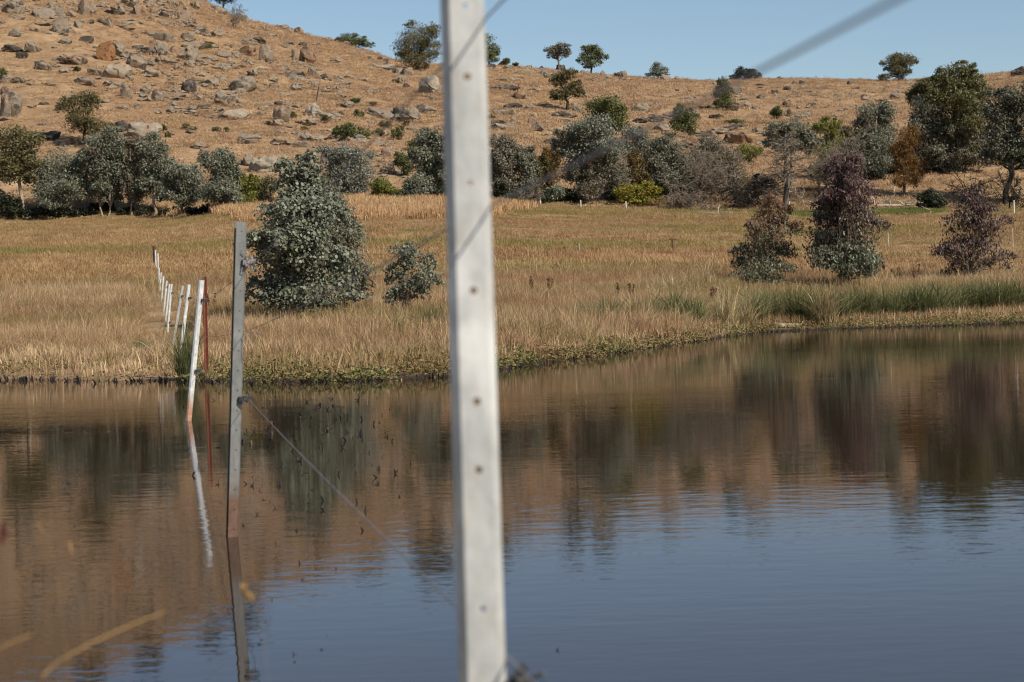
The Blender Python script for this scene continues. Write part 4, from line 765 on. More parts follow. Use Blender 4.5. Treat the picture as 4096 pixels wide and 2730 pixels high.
# --- small shrubs on the hill
HS = [(1415, 420, 18, 14), (1490, 425, 16, 9), (1432, 474, 22, 18), (1452, 560, 40, 24), (1545, 524, 26, 22), (1612, 462, 16, 12), (1690, 438, 26, 9), (1515, 545, 18, 14), (1362, 466, 13, 9), (1172, 476, 12, 14), (1300, 494, 16, 16), (866, 528, 14, 10), (906, 530, 10, 10),
      (742, 518, 13, 12), (772, 522, 12, 8), (652, 528, 14, 14), (672, 556, 10, 14), (15, 318, 14, 22), (828, 200, 18, 12), (310, 284, 14, 8), (2944, 496, 40, 9), (2028, 258, 14, 12), (2060, 270, 12, 10), (1960, 480, 26, 9), (1215, 525, 12, 10), (1625, 505, 12, 12), (1595, 560, 26, 30), (1660, 600, 30, 20)]
HW = ['dark green', 'olive', 'dull green']
for n, (u, v, ru, rv) in enumerate(HS):
    zone = next(z for lim, z in ZC if u < lim); same = [h for h in HS if next(z for lim, z in ZC if h[0] < lim) == zone]; same.sort()
    od = ORD[same.index((u, v, ru, rv))].replace(' from left', '') if len(same) <= 12 else f'{["upper", "lower"][v > 470]} {n}'
    lab = f'small green shrub among rocks, {od} from left, {zone}'.replace('leftmost from left', 'leftmost') if len(same) > 1 else f'small green shrub among rocks on the {zone}'
    tree('hill_shrub', 'shrub', lab, (u, v), [(u, v - rv, ru, rv)], 'leaf_olive' if n % 3 == 1 else 'leaf_green', 420, .22, bk='bark_dark', tr=.04, stems=2, limbs=3, group='small shrubs among the hill boulders')
# --- saplings on the bank
tree('gum_sapling', 'sapling', 'biggest bushy sapling with round blue green leaves beside the mid fence post', (1195, 1225), [(1180, 690, 96, 80), (1190, 790, 140, 105), (1300, 830, 90, 90), (1195, 900, 180, 120), (1200, 1010, 215, 120), (1205, 1110, 225, 110), (1225, 1190, 210, 72), (1230, 640, 56, 50), (1230, 740, 90, 80), (1240, 900, 150, 110)], 'leaf_blue_green', 26000, .086, 'round', 'red_twig', .035, stems=4, Y=55, limbs=16, droop=.2, twigs=2, spread=.3, shell=.45)
tree('gum_sapling', 'sapling', 'narrow leaved reddish sapling growing behind the biggest round leaved one', (1370, 1200), [(1335, 790, 66, 80), (1355, 880, 92, 95), (1380, 980, 100, 100), (1400, 1080, 104, 100), (1425, 1150, 76, 64)], 'leaf_blue_green', 13500, .105, 'dia', 'red_twig', .03, stems=3, Y=57, limbs=14, droop=.6, ar=.36, mix=('leaf_red', .16, 'd'), twigs=2)
tree('gum_sapling', 'sapling', 'small open grey sapling between the biggest sapling and the near post', (1630, 1200), [(1610, 1010, 66, 46), (1660, 1040, 80, 56), (1585, 1090, 58, 56), (1680, 1110, 82, 56), (1635, 1160, 100, 46), (1580, 1190, 60, 36)], 'leaf_blue_green', 3300, .105, 'dia', 'red_twig', .022, stems=3, Y=56, limbs=12, droop=.3, ar=.5, twigs=2, spread=.3)
tree('gum_sapling', 'sapling', 'leftmost of the right hand saplings, with a red tipped crown', (3052, 1165), [(3080, 860, 82, 66), (3065, 930, 115, 70), (3052, 1010, 126, 72), (3040, 1085, 124, 62), (3045, 1140, 100, 40), (3088, 800, 40, 36)], 'leaf_sapling_green', 10500, .13, 'dia', 'red_twig', .035, stems=2, Y=73, limbs=14, droop=.8, ar=.36, top=('leaf_red', 930), twigs=1)
tree('gum_sapling', 'sapling', 'tallest sapling on the right bank, purple top over dense green leaves', (3395, 1150), [(3385, 680, 88, 86), (3395, 770, 135, 90), (3385, 860, 152, 86), (3385, 950, 162, 80), (3385, 1020, 165, 78), (3440, 1060, 104, 56), (3300, 1040, 80, 52)], 'leaf_sapling_green', 19000, .15, 'dia', 'red_twig', .055, stems=2, Y=72, limbs=18, droop=.9, ar=.36, top=('leaf_purple', 915), twigs=1)
tree('gum_sapling', 'sapling', 'sparse purple leaved sapling at the right, drooping branches', (3885, 1120), [(3890, 800, 70, 50), (3890, 840, 105, 50), (3850, 890, 110, 56), (3940, 890, 100, 62), (3900, 970, 150, 60), (3970, 1030, 90, 46), (3815, 1010, 80, 46), (3890, 1060, 110, 46)], 'leaf_purple', 7500, .145, 'dia', 'dead_wood', .05, stems=2, Y=76, limbs=18, droop=1.2, ar=.34, twigs=2, mix=('leaf_sapling_green', .15, 'd'))

# ------------------------------------------------------------------ dead trees, fallen wood
def dead_tree(name, label, base, h, spread, lean=0.0, trunk=.16, seed=1, mode='conifer', wood='dead_wood', nb=46, cat='dead tree', lo=.2):
    p = hit(*base); s = p.y / F; Hm, Wm = h * s, spread * s; r = np.random.default_rng(seed); root = thing(name, p, label, cat)
    bt, bb = MB(), MB()
    def grow(a, d, L, rad, depth):
        k_ = 5; P = [np.array(a)]; d = np.array(d, float)
        for q in range(k_ - 1):
            d = d + r.normal(0, .20, 3); d /= np.linalg.norm(d); P.append(P[-1] + d * L / (k_ - 1))
        bb.tube(P, np.linspace(rad, rad * .45, k_), 4 if depth else 5, cap=False)
        if depth < 3:
            for q in range([7, 6, 3][depth]):
                t = r.integers(1, k_); nd = d * .7 + r.normal(0, .75, 3); nd /= np.linalg.norm(nd)
                grow(P[t], nd, L * r.uniform(.32, .6), max(rad * .58, .024), depth + 1)
    if mode == 'conifer':
        top = np.array([lean * Hm, 0, Hm]); P = bent((0, 0, -.2), top, r, 7, .04); bt.tube(P, np.linspace(trunk, trunk * .2, 7), 8)
        for q in range(nb):
            t = lo + (1 - lo) * (q + r.uniform()) / nb; a = P[0] + (P[-1] - P[0]) * t; an = r.uniform(0, 6.283)
            L = Wm * .5 * (1 - .75 * (t - lo) / (1 - lo)) * r.uniform(.55, 1.1) + .25
            grow(a, (math.cos(an), math.sin(an) * .8, r.uniform(-.30, .30)), L, .085 * (1 - .5 * t), 1)
    else:
        P = bent((0, 0, -.2), (lean * Hm, 0, Hm * .25), r, 4, .1); bt.tube(P, np.linspace(trunk, trunk * .7, 4), 7)
        for q in range(nb):
            an = r.uniform(0, 6.283); el = r.uniform(.1, 1.3) if mode == 'vase' else r.uniform(-.1, .8)
            d = (math.cos(an) * math.cos(el) * Wm / Hm * .9, math.sin(an) * math.cos(el) * .8, math.sin(el))
            grow(P[-1] * r.uniform(.4, 1.0), d, math.hypot(Wm * .5, Hm * .75) * r.uniform(.45, .95) * (.5 + .5 * abs(math.sin(el))), trunk * .5, 0 if q < nb // 2 else 1)
    bt.build('trunk', M[wood if wood != 'dead_wood' else 'bark_grey'], root, smooth=True); bb.build('branches', M[wood], root)
    return root
dead_tree('dead_tree', 'large bare dead tree with level grey branches behind the right saplings', (3143, 838), 300, 320, .02, .34, 21, 'conifer', nb=46)
dead_tree('dead_tree', 'bare grey dead tree left of the largest dead one', (2945, 815), 235, 230, -.05, .2, 22, 'conifer', nb=38)
dead_tree('dead_tree', 'tangled dead tree with pale bent branches right of the yellow bush', (2805, 820), 240, 300, .1, .12, 23, 'vase', nb=24)
dead_tree('dead_tree', 'low dead shrub of grey twigs in front of the tangled dead tree', (2725, 838), 110, 200, 0, .08, 24, 'heap', nb=24)
dead_tree('dead_tree', 'dead shrub with dark bare twigs left of the largest dead tree', (2990, 836), 120, 180, .1, .09, 25, 'vase', 'bark_dark', nb=20)
dead_tree('dead_tree', 'tall dead tree top with bare pale limbs above the tallest sapling', (3385, 800), 250, 170, -.1, .13, 26, 'vase', nb=16)
dead_tree('dead_tree', 'dark bare shrub with fan of branches behind the purple sapling', (3880, 836), 150, 260, 0, .1, 27, 'vase', 'bark_dark', nb=14)
dead_tree('dead_tree', 'bare spreading low limbs around the black trunk at the right edge', (4040, 838), 180, 220, 0, .1, 28, 'vase', 'bark_dark', nb=10)
dead_tree('dead_tree', 'stumpy broken dead trunk left of the tallest sapling', (3280, 824), 110, 60, 0, .2, 29, 'conifer', 'bark_dark', nb=6)
dead_tree('brush_pile', 'pile of grey dead branches by the fence right of the near post', (2120, 824), 100, 130, 0, .06, 30, 'heap', nb=20, cat='brush pile')
dead_tree('dead_tree', 'leafless purple grey shrub on the slope right of the silvery tree', (1545, 700), 70, 90, 0, .05, 31, 'vase', nb=12)
dead_tree('dead_tree', 'grey leafless sapling standing on the upper left skyline', (937, 120), 105, 66, -.05, .1, 32, 'vase', nb=9)
dead_tree('brush_pile', 'broken grey branches on the green strip right of the yellow bush', (2830, 850), 44, 130, 0, .05, 33, 'heap', nb=12, cat='brush pile')
def log(name, label, pts, rad, wood, branches=0, seed=1, cat='log'):
    r = np.random.default_rng(seed); W = [hit(u, v) for u, v in pts]; p0 = W[0]; root = thing(name, p0, label, cat)
    P = np.array([tuple(q - p0 + Vector((0, 0, rad * .8))) for q in W]); b = MB(); b.tube(P, np.linspace(rad, rad * .55, len(P)), 8); b.build('trunk', M[wood], root, smooth=True)
    if branches:
        b = MB()
        for q in range(branches):
            a = P[r.integers(0, len(P))]; d = np.array([r.normal(), r.normal() * .5, abs(r.normal(.4, .5))]); d /= np.linalg.norm(d)
            Q = bent(a, a + d * r.uniform(1.0, 3.2), r, 5, .3); b.tube(Q, np.linspace(rad * .5, rad * .15, 5), 5)
            for z in range(3): e = Q[r.integers(2, 5)]; b.tube(bent(e, e + r.normal(0, .4, 3), r, 4, .3), np.linspace(rad * .12, rad * .05, 4), 4)
        b.build('branches', M[wood], root, smooth=True)
log('fallen_log', 'bleached fallen log with broken limbs behind the tallest sapling', [(3500, 832), (3560, 830), (3620, 828), (3672, 826)], .17, 'bleached_wood', 12, 5)
log('fallen_branch', 'forked bleached branch lying on the green strip', [(3722, 852), (3745, 838), (3760, 826)], .07, 'bleached_wood', 3, 6, 'branch')
log('fallen_branch', 'short grey branch lying in the paddock right of the yellow bush', [(2800, 878), (2840, 874), (2872, 866)], .07, 'bleached_wood', 4, 7, 'branch')
log('driftwood_log', 'brown driftwood log lying at the far waterline in front of the rushes', [(3098, 1312), (3130, 1314), (3170, 1312), (3208, 1308)], .085, 'bark_pale', 0, 8)

# ------------------------------------------------------------------ rushes and dock weeds on the bank
def rush_meshes(mat, seed, n=520, h=1.0): return [blades(n, .19, .35 * h, 1.0 * h, .009, .55, seed + q, .15, curve=.65).mesh('rush', M[mat]) for q in range(3)]
RG = rush_meshes('rush', 700); RS = rush_meshes('rush_straw', 740, 420)
RUSH = [(2440, 1330, 120, 'g', 'green rush clump right of the near post, leftmost on the right bank'), (2330, 1320, 95, 'g', 'short dull green rush clump nearest the near post'), (2560, 1330, 140, 's', 'straw coloured arching rush clump right of the near post'), (2700, 1305, 120, 'g', 'green rush clump between two straw coloured clumps'),
        (2900, 1325, 140, 's', 'broad straw tipped rush clump just left of the driftwood log'), (2980, 1325, 110, 's', 'low bright rush clump touching the driftwood log, left of it'), (3080, 1295, 120, 'g', 'dark green rush clump behind the driftwood log, left half'), (3190, 1298, 120, 'g', 'dark green rush clump behind the driftwood log, right half'), (3300, 1310, 140, 's', 'pale arching rush clump right of the driftwood log'),
        (3420, 1282, 105, 'g', 'green rush clump below the tallest sapling'), (3640, 1272, 110, 'g', 'dark green rush clump between the tallest and the purple sapling, left one'), (3740, 1270, 120, 'g', 'dark green rush clump between the tallest and the purple sapling, right one'), (3880, 1258, 105, 'g', 'dark green rush clump below the purple sapling'), (3980, 1256, 120, 'g', 'large dark green rush clump near the right edge'), (4070, 1250, 110, 'g', 'dark green rush clump cut by the right edge'),
        (2385, 1338, 90, 'g', 'small green rush clump filling between the two leftmost right bank clumps'), (2620, 1318, 105, 'g', 'green rush clump right beside the straw coloured arching clump'), (2780, 1312, 110, 'g', 'green rush clump left of the broad straw tipped clump'), (3020, 1302, 115, 'g', 'green rush clump just above the driftwood log, left end'),
        (3250, 1300, 115, 'g', 'green rush clump between the log and the pale arching clump'), (3360, 1290, 110, 'g', 'green rush clump between the pale arching clump and the tallest sapling'), (3480, 1282, 105, 'g', 'green rush clump right of the one below the tallest sapling'), (3570, 1278, 105, 'g', 'green rush clump right of the short straw coloured tuft'), (3690, 1272, 115, 'g', 'green rush clump squeezed into the dark green pair'),
        (3810, 1264, 105, 'g', 'green rush clump left of the one below the purple sapling'), (3930, 1258, 110, 'g', 'green rush clump left of the large dark one near the right edge'), (4030, 1254, 105, 'g', 'green rush clump between the last two clumps at the right edge'), (1600, 1390, 130, 's', 'grey green rush clump left of the near post'), (1720, 1350, 110, 'g', 'thin rush clump half behind the near post'), (745, 1528, 210, 'g', 'tall bright green rush clump at the waterline between the white posts'), (560, 1425, 62, 'g', 'small isolated green rush tuft in the left grass'), (1000, 1330, 60, 's', 'low straw rush tuft below the biggest sapling'), (3520, 1265, 80, 's', 'straw coloured rush tuft below and right of the tallest sapling')]
for q, (u, v, h_, c, lab) in enumerate(RUSH):
    p = hit(u, v - 4); s = p.y / F; o = link(bpy.data.objects.new('rush_clump', (RG if c == 'g' else RS)[q % 3])); hm = h_ * s * 1.25
    wx = hm * ((1.55 if c == 'g' else 1.2) if u > 1500 else .85); o.location = p - Vector((0, 0, .03)); o.scale = (max(wx, .5), max(wx, .5), hm * 1.15); o.rotation_euler = (0, 0, random.uniform(0, 6))
    if u == 745: o.scale = (.75, .75, hm * 1.1)
    tag(o, lab, 'rushes', 'rush clumps along the far bank')
def dock_mesh(seed):
    r = np.random.default_rng(seed); b = MB()
    for q in range(3):
        top = np.array([r.normal(0, .18), r.normal(0, .18), r.uniform(.75, 1.0)]); P = bent((0, 0, 0), top, r, 5, .1); b.tube(P, np.linspace(.008, .004, 5), 4)
        for z in range(60):
            t = r.uniform(.45, 1); c = top * t + r.normal(0, .025, 3); d = r.normal(0, .022, 3); e = r.normal(0, .016, 3); b.add([c - d, c - e, c + d, c + e], [[0, 1, 2, 3]])
    return b.mesh('dock', M['dock'])
DK = [dock_mesh(800 + q) for q in range(4)]
DOCK = [(1478, 1262, 70, 'dark red dock weed at the lower right of the biggest sapling'), (1540, 1280, 60, 'dark red dock weed under the small open sapling, left one'), (1705, 1255, 62, 'dark red dock weed right of the small open sapling'), (2478, 1215, 56, 'dark red dock weed in tall grass right of the near post, left of a pair'), (2525, 1212, 56, 'dark red dock weed in tall grass right of the near post, right of a pair'),
        (2840, 1225, 60, 'rusty dock weed left of the red tipped sapling'), (2870, 1245, 50, 'short rusty dock weed nearer the water than its neighbour, left of the red tipped sapling'), (2120, 1195, 60, 'brown dock weed closest to the near post on its right'), (2200, 1190, 56, 'brown dock weed second to the right of the near post'), (3600, 1140, 56, 'dark dock weed between the tallest and the purple sapling, left one'), (3660, 1145, 60, 'dark dock weed between the tallest and the purple sapling, right one'), (1218, 1305, 34, 'small crimson weed in the grass below the biggest sapling'), (850, 1265, 70, 'brown dock weed left of the mid fence post')]
for q, (u, v, h_, lab) in enumerate(DOCK):
    p = hit(u, v); s = p.y / F; o = link(bpy.data.objects.new('dock_weed', DK[q % 4])); o.location = p; hm = h_ * s * 1.5; o.scale = (hm, hm, hm); o.rotation_euler = (0, 0, random.uniform(0, 6)); tag(o, lab, 'weed', 'dock weeds in the bank grass')

# ------------------------------------------------------------------ steel fence
def post_mesh(L, holes, hx=.003, rusty=(), hr=.0034, channel=False):
    """folded galvanised post: wide chamfer on the left, drilled face, flanges going back; z from 0 to L"""
    path = [(-.031, .030), (-.031, .013), (-.0185, .0), (.0215, .0), (.029, .010), (.029, .030)]
    T = .0024; b = MB()
    inner = [(-.0286, .030), (-.0286, .0142), (-.0174, .0024), (.0204, .0024), (.0266, .0108), (.0266, .030)]
    fi = 2
    if channel:                                # plain channel, its open side to the left
        path = [(-.026, 0.), (.0215, 0.), (.029, .008), (.029, .032), (.0245, .038), (-.024, .038)]; fi = 0
        inner = [(-.026, T), (.0204, T), (.0266, .0088), (.0266, .0312), (.0236, .0356), (-.024, .0356)]
    def strip(p, q, z0, z1, flip=False):
        V = [(p[0], p[1], z0), (q[0], q[1], z0), (q[0], q[1], z1), (p[0], p[1], z1)]
        b.add(V, [[3, 2, 1, 0]] if flip else [[0, 1, 2, 3]])
    nz = max(2, int(L / .12)); zz = np.linspace(0, L, nz + 1)
    for q in [w_ for w_ in range(5) if w_ != fi]:
        for z0, z1 in zip(zz[:-1], zz[1:]):
            strip(path[q], path[q + 1], z0, z1); strip(inner[q], inner[q + 1], z0, z1, True)
    for q in (0, 5):
        strip(path[q], inner[q], 0, L, q == 0)
    for q in range(5):
        a, c = path[q], path[q + 1]; d, e = inner[q], inner[q + 1]
        b.add([(a[0], a[1], L), (c[0], c[1], L), (e[0], e[1], L), (d[0], d[1], L)], [[0, 1, 2, 3]])
    hh = .0125; hs = sorted(h for h in holes if hh < h < L - hh); prev = 0
    an = (np.arange(16) + .5) / 16 * 2 * np.pi
    for zc in hs + [None]:
        z1 = L if zc is None else zc - hh
        strip(path[fi], path[fi + 1], prev, z1); strip(inner[fi], inner[fi + 1], prev, z1, True)
        if zc is None: break
        for (xl, xr, y, fl) in ((path[fi][0], path[fi + 1][0], 0., False), (inner[fi][0], inner[fi + 1][0], T, True)):
            strip((xl, y), (hx - hh, y), zc - hh, zc + hh, fl); strip((hx + hh, y), (xr, y), zc - hh, zc + hh, fl)
            k_ = np.maximum(np.abs(np.cos(an)), np.abs(np.sin(an))); sq = np.stack([hx + hh * np.cos(an) / k_, np.full(16, y), zc + hh * np.sin(an) / k_], 1)
            c4 = np.round((np.stack([np.cos(an), np.sin(an)], 1) / k_[:, None]))
            r1 = np.stack([hx + hr * 1.45 * np.cos(an), np.full(16, y), zc + hr * 1.45 * np.sin(an)], 1); r0 = np.stack([hx + hr * np.cos(an), np.full(16, y), zc + hr * np.sin(an)], 1)
            i = np.arange(16); i2 = (i + 1) % 16; f1 = np.stack([i, i2, i2 + 16, i + 16], 1)
            b.add(np.vstack([sq, r1]), f1 if not fl else f1[:, ::-1]); b.add(np.vstack([r1, r0]), f1 if not fl else f1[:, ::-1], 1 if zc in rusty else 0)
            for cx, cz in ((1, 1), (-1, 1), (-1, -1), (1, -1)):          # square corners
                near = [q for q in range(16) if np.sign(np.cos(an[q])) == cx and np.sign(np.sin(an[q])) == cz]
                pr = sorted(near, key=lambda q: abs(abs(np.cos(an[q])) - abs(np.sin(an[q]))))[:2]
                b.add([sq[pr[0]], sq[pr[1]], (hx + hh * cx, y, zc + hh * cz)], [[0, 1, 2]])
        w0 = np.stack([hx + hr * np.cos(an), np.zeros(16), zc + hr * np.sin(an)], 1); w1 = w0 + np.array([0, T, 0])
        b.add(np.vstack([w0, w1]), f1, 1); prev = zc + hh
    return b.mesh('post_body', [M['steel'], M['rust']])
def insulator_mb(seed, knot=False):
    r = np.random.default_rng(seed); b = MB(); an = np.linspace(0, 2 * np.pi, 13)
    b.box((.0, -.014, 0), (.030, .020, .026)); b.box((.022, -.020, .003), (.034, .018, .014)); b.box((.022, -.020, -.011), (.030, .012, .006))
    for (cx, cz, ry, rz) in [(.012, -.002, .017, .021), (.030, .004, .013, .016)]:
        b.tube(np.stack([cx + ry * np.cos(an), np.full(13, -.026), cz + rz * np.sin(an)], 1), .0042, 6)
    b.tube([(.036, -.02, .004), (.048, -.022, .010), (.056, -.022, .020)], [.006, .005, .003], 6)
    if knot:
        for q in range(7):
            c = np.array([.022, -.024, .012]); P = c + np.cumsum(r.normal(0, .012, (6, 3)), 0); b.tube(P, .0030, 5)
        b.tube([(-.002, -.012, -.01), (-.016, -.012, -.030), (-.020, -.012, -.052), (-.008, -.012, -.058), (.006, -.012, -.036), (.008, -.012, -.012)], .0030, 5)
        b.tube([(.028, -.02, -.01), (.030, -.02, -.030), (.042, -.02, -.046), (.052, -.02, -.034), (.044, -.02, -.014)], .0042, 5)
    return b
def steel_post(label, top, bot, Y, rot=0.0, L=None, holes=None, ins=(), rust_h=-1., Yb=None, mesh=None, rusty=(), tone=1.0, channel=False):
    """top and bot are the photo pixels of the visible ends; the post runs on below to its own length"""
    a = at(*top, Y); b_ = at(*bot, Yb or Y); d = (a - b_).normalized()
    gz = max(float(H(b_.x, b_.y)), -.5) - .25
    Lr = L or (a.z - gz) / d.z
    sxw = 1.08 if 9 < Y < 12 else 1.0
    root = thing('steel_fence_post', a - d * Lr, label, 'fence post', 'galvanised steel posts of the pond fence')
    X = Vector((1, 0, 0)); X = (X - d * X.dot(d)).normalized(); Yv = d.cross(X)
    root.rotation_euler = (Matrix((X, Yv, d)).transposed() @ Matrix.Rotation(rot, 3, 'Z')).to_euler()
    if mesh is None:
        mesh = post_mesh(Lr, holes if holes is not None else [Lr - .05 - q * .105 for q in range(int((Lr - .1) / .105))], rusty=rusty, channel=channel)
    o = link(bpy.data.objects.new('post_body', mesh)); o.parent = root; o['rust_height'] = float(rust_h)
    o['tone'] = float(tone); o.scale = (sxw, 1, 1)
    mw = Matrix.Translation(root.location) @ root.rotation_euler.to_matrix().to_4x4()
    out = []
    for (v, knot, seed) in ins:
        t = (v - top[1]) / (bot[1] - top[1]); w3 = a + (b_ - a) * t; loc = mw.inverted() @ w3
        i_ = insulator_mb(seed, knot).build('insulator', M['knot'] if knot else M['plastic'], root); i_.location = (.022, 0, loc.z)
        out.append(mw @ Vector((.060, -.022, loc.z + .0)))
    return root, out
# near post: its drilled holes at the heights the photo shows
NT_, NB_ = (1850, -30), (1932, 2730); NY, NYB = 2.72, 2.50
a = at(*NT_, NY); b_ = at(*NB_, NYB); dn = (a - b_).normalized()
Ln = (a.z - .05) / dn.z; base_n = a - dn * Ln
hz = []
for v in (331, 775, 1215, 1657, 1924, 2455):
    t = (v - NT_[1]) / (NB_[1] - NT_[1]); hz.append((a + (b_ - a) * t - base_n).length)
hz += [h - .40 for h in hz[-1:]] + [Ln - .02]
near_post, nin = steel_post('out of focus pale galvanised post crossing the whole photo in front of the pond', NT_, NB_, NY, 0.0, Ln, hz, [(2800, False, 1)], -1, NYB, rusty=(hz[0], hz[2], hz[3], hz[4]))
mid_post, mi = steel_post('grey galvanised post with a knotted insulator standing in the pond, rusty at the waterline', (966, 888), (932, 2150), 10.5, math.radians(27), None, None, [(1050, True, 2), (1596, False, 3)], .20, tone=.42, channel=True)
wp, w2 = steel_post('white lit post leaning right in the water with a rusty foot, beside the red picket', (809, 1122), (757, 1690), 20.9, math.radians(30), None, None, [(1200, False, 4), (1483, False, 5)], .17, tone=1.35)  # steel colour raised so the post reads as sunlit
post_far = post_mesh(1.75, [1.70 - q * .11 for q in range(14)])
FP = [('slanting white post at the waterline beside the bright green rushes', (758, 1139), (716, 1474), 34, [(1192, False, 6), (1376, False, 7)]), ('grey lit slanting post standing alone, next one up from the waterline post', (731, 1143), (701, 1325), 44, [(1184, False, 8)]),
      ('white post with two dark clips, front of the close pair', (687, 1137), (673, 1310), 54, [(1172, False, 9), (1290, False, 10)]), ('thin grey post, back of the close pair', (679, 1137), (663, 1288), 60, []), ('white post left of the close pair', (668, 1124), (656, 1248), 65, [(1148, False, 11)]), ('slim white post, second left of the close pair', (655, 1105), (645, 1219), 70, []),
      ('slim white post, fifth from the far end of the fence', (645, 1091), (639, 1176), 76, []), ('slim white post, fourth from the far end of the fence', (637, 1072), (636, 1160), 80, []), ('slim white post, third from the far end of the fence', (632, 1015), (636, 1145), 86, []), ('slim white post next to the brown end post', (622, 1001), (627, 1121), 92, [])]
fins = []
for lab, tp, bt_, Y, ins in FP:
    rt, fi = steel_post(lab, tp, bt_, Y, math.radians(8 if Y == 44 else 30), None, ins=ins, tone=1.0 if Y == 44 else 1.35); fins.append((rt, at(*tp, Y), at(*bt_, Y), fi))  # sunlit brightness put into the steel tone, except on the greyer post
# brown end post
def plain_post(name, label, top, bot, Y, rad, mat, k_=8, cat='fence post', group=None, extra=None):
    a = at(*top, Y) if Y else None
    if Y is None:
        p = hit(*bot); Y = p.y; a = at(*top, Y)
    b_ = at(*bot, Y); d = (a - b_).normalized(); gz = float(H(b_.x, b_.y)) - .2
    base = a - d * ((a.z - gz) / max(d.z, .3)); L = (a - base)
    r = np.random.default_rng(int(top[0])); b = MB(); P = [np.array(L) * t + np.append(r.normal(0, .004, 2), 0) for t in (0, .35, .7, 1)]
    b.tube(P, [rad, rad * .98, rad * .95, rad * .9], k_)
    if extra: extra(b, L)
    o = b.build(name, M[mat], None, smooth=k_ > 6, loc=base); tag(o, label, cat, group); return o
plain_post('end_post', 'thick brown strainer post at the far end of the white post line', (617, 984), (620, 1045), 98, .09, 'brown_post')
# red star picket in the water: three fins
a = at(818, 1108, 31.5); b_ = at(827, 1532, 31.5); d = (a - b_).normalized(); L = (a - b_).length + .5; V = []; b = MB()
for an in (0.2, 2.29, 4.39):
    dx, dy = .036 * math.cos(an), .036 * math.sin(an); nx, ny = -.004 * math.sin(an), .004 * math.cos(an)
    V = [(nx, ny, 0), (dx + nx, dy + ny, 0), (dx + nx, dy + ny, L), (nx, ny, L), (-nx, -ny, 0), (dx - nx, dy - ny, 0), (dx - nx, dy - ny, L), (-nx, -ny, L)]
    b.add(V, [[0, 1, 2, 3], [5, 4, 7, 6], [1, 5, 6, 2], [3, 2, 6, 7]])
o = b.build('star_picket', M['red_rust']); o.location = a - d * L; o.rotation_euler = d.to_track_quat('Z', 'Y').to_euler()
tag(o, 'rust red star picket standing at the waterline behind the leaning white post', 'fence post')
# wires: straight lines from post to post; they also run on past the near post towards the camera
def wire(label, pts, rad=.0017, extra=None):
    b = MB(); P = []
    for q in range(len(pts) - 1):
        A, B = np.array(pts[q]), np.array(pts[q + 1]); n_ = 9
        for t in np.linspace(0, 1, n_)[: None if q == len(pts) - 2 else -1]:
            p = A + (B - A) * t; p[2] -= .012 * np.linalg.norm(B - A) / 8 * 4 * t * (1 - t); P.append(p)
    b.tube(P, rad, 6)
    if extra: extra(b)
    tag(b.build('fence_wire', M['wire'], smooth=True), label, 'wire', 'wires of the pond fence')
def along(fr):
    out = []
    for rt, tp, bt_, fi in fins[1:]: out.append(tp + (bt_ - tp) * fr)
    return out
ex = lambda p, q, y: p + (p - q) * ((y - p.y) / (p.y - q.y))
n1 = at(1956, 60, 2.70); n2 = at(1965, 822, 2.66); n3 = at(2044, 2640, 2.50)
wire('upper fence wire running from the near post to the knotted insulator of the mid post', [ex(n1, mi[0], .9), n1, mi[0], w2[0]] + [f for f in fins[0][3][:1]] + along(.2))
tw = lambda b: (b.tube([at(985, 1330, 10.48), at(1020, 1333, 10.46), at(1058, 1341, 10.44)], .0022, 5), b.tube([at(985, 1335, 10.48), at(1000, 1365, 10.46), at(1010, 1395, 10.45)], .0018, 5))
m2 = at(985, 1325, 10.49); p2 = at(800, 1345, 20.88)
wire('middle fence wire, the blurred one crossing the sky at upper right', [ex(n2, m2, .95), n2, m2, p2] + along(.5), extra=tw)
wire('lower fence wire sloping from the mid post down to the near post', [ex(n3, mi[1], 1.2), n3, mi[1], w2[1]] + [f for f in fins[0][3][1:2]] + along(.85))
# wire keeper knot beside the near post's lower clip
b = MB(); r = np.random.default_rng(77); c = np.array(at(2105, 2720, 2.46))
for q in range(10): b.tube(c + np.cumsum(r.normal(0, .005, (6, 3)), 0), .0030, 5)
b.tube([c + np.array([-.03, .02, -.02]), c, c + np.array([.03, -.03, -.035])], .007, 6)
o = b.build('wire_knot', M['plastic'], near_post); o.matrix_parent_inverse = (Matrix.Translation(near_post.location) @ near_post.rotation_euler.to_matrix().to_4x4()).inverted()
# rear paddock fence: white and brown posts before the tree line
for (u, v0, v1, lab) in [(2004, 780, 800, 'short white fence post closest to the near post on its right'), (2160, 790, 822, 'white fence post beside the pile of dead branches'), (2322, 802, 834, 'white fence post below the largest grey gum'), (2503, 806, 838, 'white fence post in front of the yellow flowered bush'), (3157, 806, 842, 'white fence post at the foot of the largest dead tree'), (3720, 800, 836, 'grey white fence post in front of the dark bush with few yellow flowers'), (4055, 802, 856, 'tall white fence post at the right edge beside the black trunk')]:
    plain_post('white_post', lab, (u, v0), (u + 1, v1), None, .075, 'white_post', 8, 'fence post', 'white posts of the rear fence')
for (u, v0, v1, lab) in [(2142, 790, 820, 'rusty thin fence post left of the white post by the dead branch pile'), (2385, 800, 832, 'thin brown fence post right of the white post under the largest gum'), (2634, 808, 836, 'thin brown fence post right of the yellow flowered bush'), (2565, 808, 836, 'thin brown fence post in front of the right half of the yellow bush'), (3245, 806, 836, 'thin dark fence post right of the largest dead tree')]:
    plain_post('steel_picket', lab, (u, v0), (u, v1), None, .04, 'brown_post', 5, 'fence post', 'thin brown posts of the rear fence')
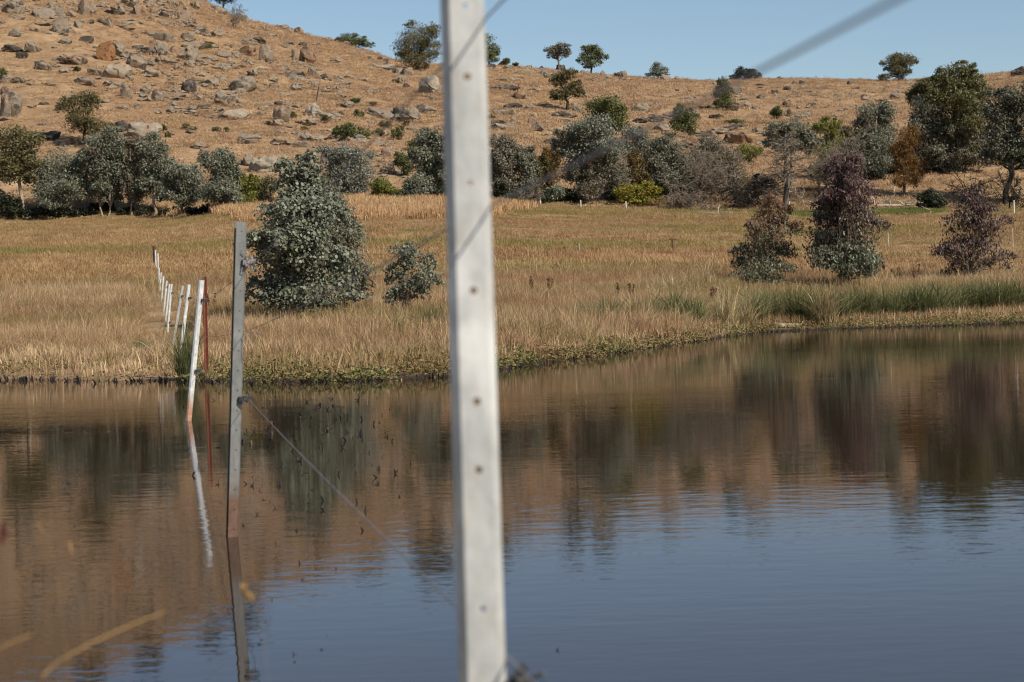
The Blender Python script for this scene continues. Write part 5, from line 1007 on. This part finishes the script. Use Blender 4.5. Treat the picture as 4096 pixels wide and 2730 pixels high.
# posts standing out in the paddock and on the hill
def ins4(b, L):
    for t in (.98, .25):
        for sx in (-1, 1): b.box((L.x * t + sx * .14, L.y * t, L.z * t - .02), (.10, .06, .07)); b.box((L.x * t + sx * .07, L.y * t, L.z * t - .02), (.12, .02, .02))
plain_post('paddock_post', 'brown paddock post with four white insulators right of the near post', (2690, 956), (2691, 1005), None, .06, 'brown_post', 6, extra=ins4)
plain_post('paddock_post', 'thin pale rod standing in the paddock just right of the near post', (2316, 972), (2318, 1012), None, .018, 'white_post', 6)
plain_post('paddock_post', 'white leaning electric fence rod right of the tallest sapling', (3551, 934), (3556, 992), None, .022, 'white_post', 6)
plain_post('paddock_post', 'tall thin white rod in the paddock at the right edge', (4050, 915), (4052, 990), None, .018, 'white_post', 6)
plain_post('hill_post', 'leaning dark metal post on the hill left of the near post', (1276, 345), (1264, 412), None, .10, 'brown_post', 6)
plain_post('hill_post', 'leaning thin metal post on the hill right of the near post', (2077, 332), (2063, 396), None, .08, 'brown_post', 6)

# ------------------------------------------------------------------ blurred dry stalks on the near bank
def stalk(label, pts, rad, mat='straw', head=None, name='grass_stalk', tip=0):
    P = [np.array(at(u, v, Y)) for u, v, Y in pts]; q = P[0].copy(); g0 = np.array([q[0] * .9, q[1] - .05, float(H(q[0], q[1] - .05)) - .02])
    full = np.vstack([[g0], P]); t = np.linspace(0, 1, len(full)); tt = np.linspace(0, 1, 18)
    C = np.stack([np.interp(tt, t, full[:, k_]) for k_ in range(3)], 1)
    for _ in range(3): C[1:-1] = (C[:-2] + 2 * C[1:-1] + C[2:]) / 4
    rr = np.linspace(rad, rad * .55, 18)
    if tip: rr = np.where(tt < tip, .0002, rad)
    b = MB().tube(C, rr, 6)
    r = np.random.default_rng(int(P[0][0] * 1000) % 997)
    if head:
        for z in range(head):
            e = C[-1 - r.integers(0, 4)]; d = r.normal(0, .006, 3); f = r.normal(0, .004, 3); b.add([e - d, e - f, e + d, e + f], [[0, 1, 2, 3]])
    tag(b.build(name, M[mat], smooth=True), label, 'grass stalk', 'blurred dry grass stalks on the near bank')
stalk('long blurred straw stalk arching up across the bottom left corner', [(60, 2745, 2.25), (330, 2590, 2.3), (500, 2510, 2.33), (662, 2448, 2.36)], .0018)
stalk('short blurred straw blade at the left edge above the long stalk', [(-120, 2640, 2.2), (0, 2592, 2.2), (125, 2540, 2.22)], .0019)
stalk('small upright blurred straw tip near the left edge', [(310, 2290, 3.0), (292, 2230, 3.0), (278, 2170, 3.02)], .0019, tip=.8)
stalk('faint bent straw stalk left of the small upright tip', [(225, 2240, 2.9), (190, 2150, 2.92), (150, 2095, 2.95)], .0012, tip=.8)
stalk('pinkish blurred seed head right of the mid post foot', [(1055, 2475, 2.7), (1020, 2420, 2.72), (975, 2355, 2.75)], .0022, 'straw', 14, tip=.75)
stalk('reddish brown blurred stem at the left edge', [(-5, 2330, 2.6), (5, 2200, 2.6), (18, 2100, 2.62)], .0030, 'dock', 6, tip=.75)
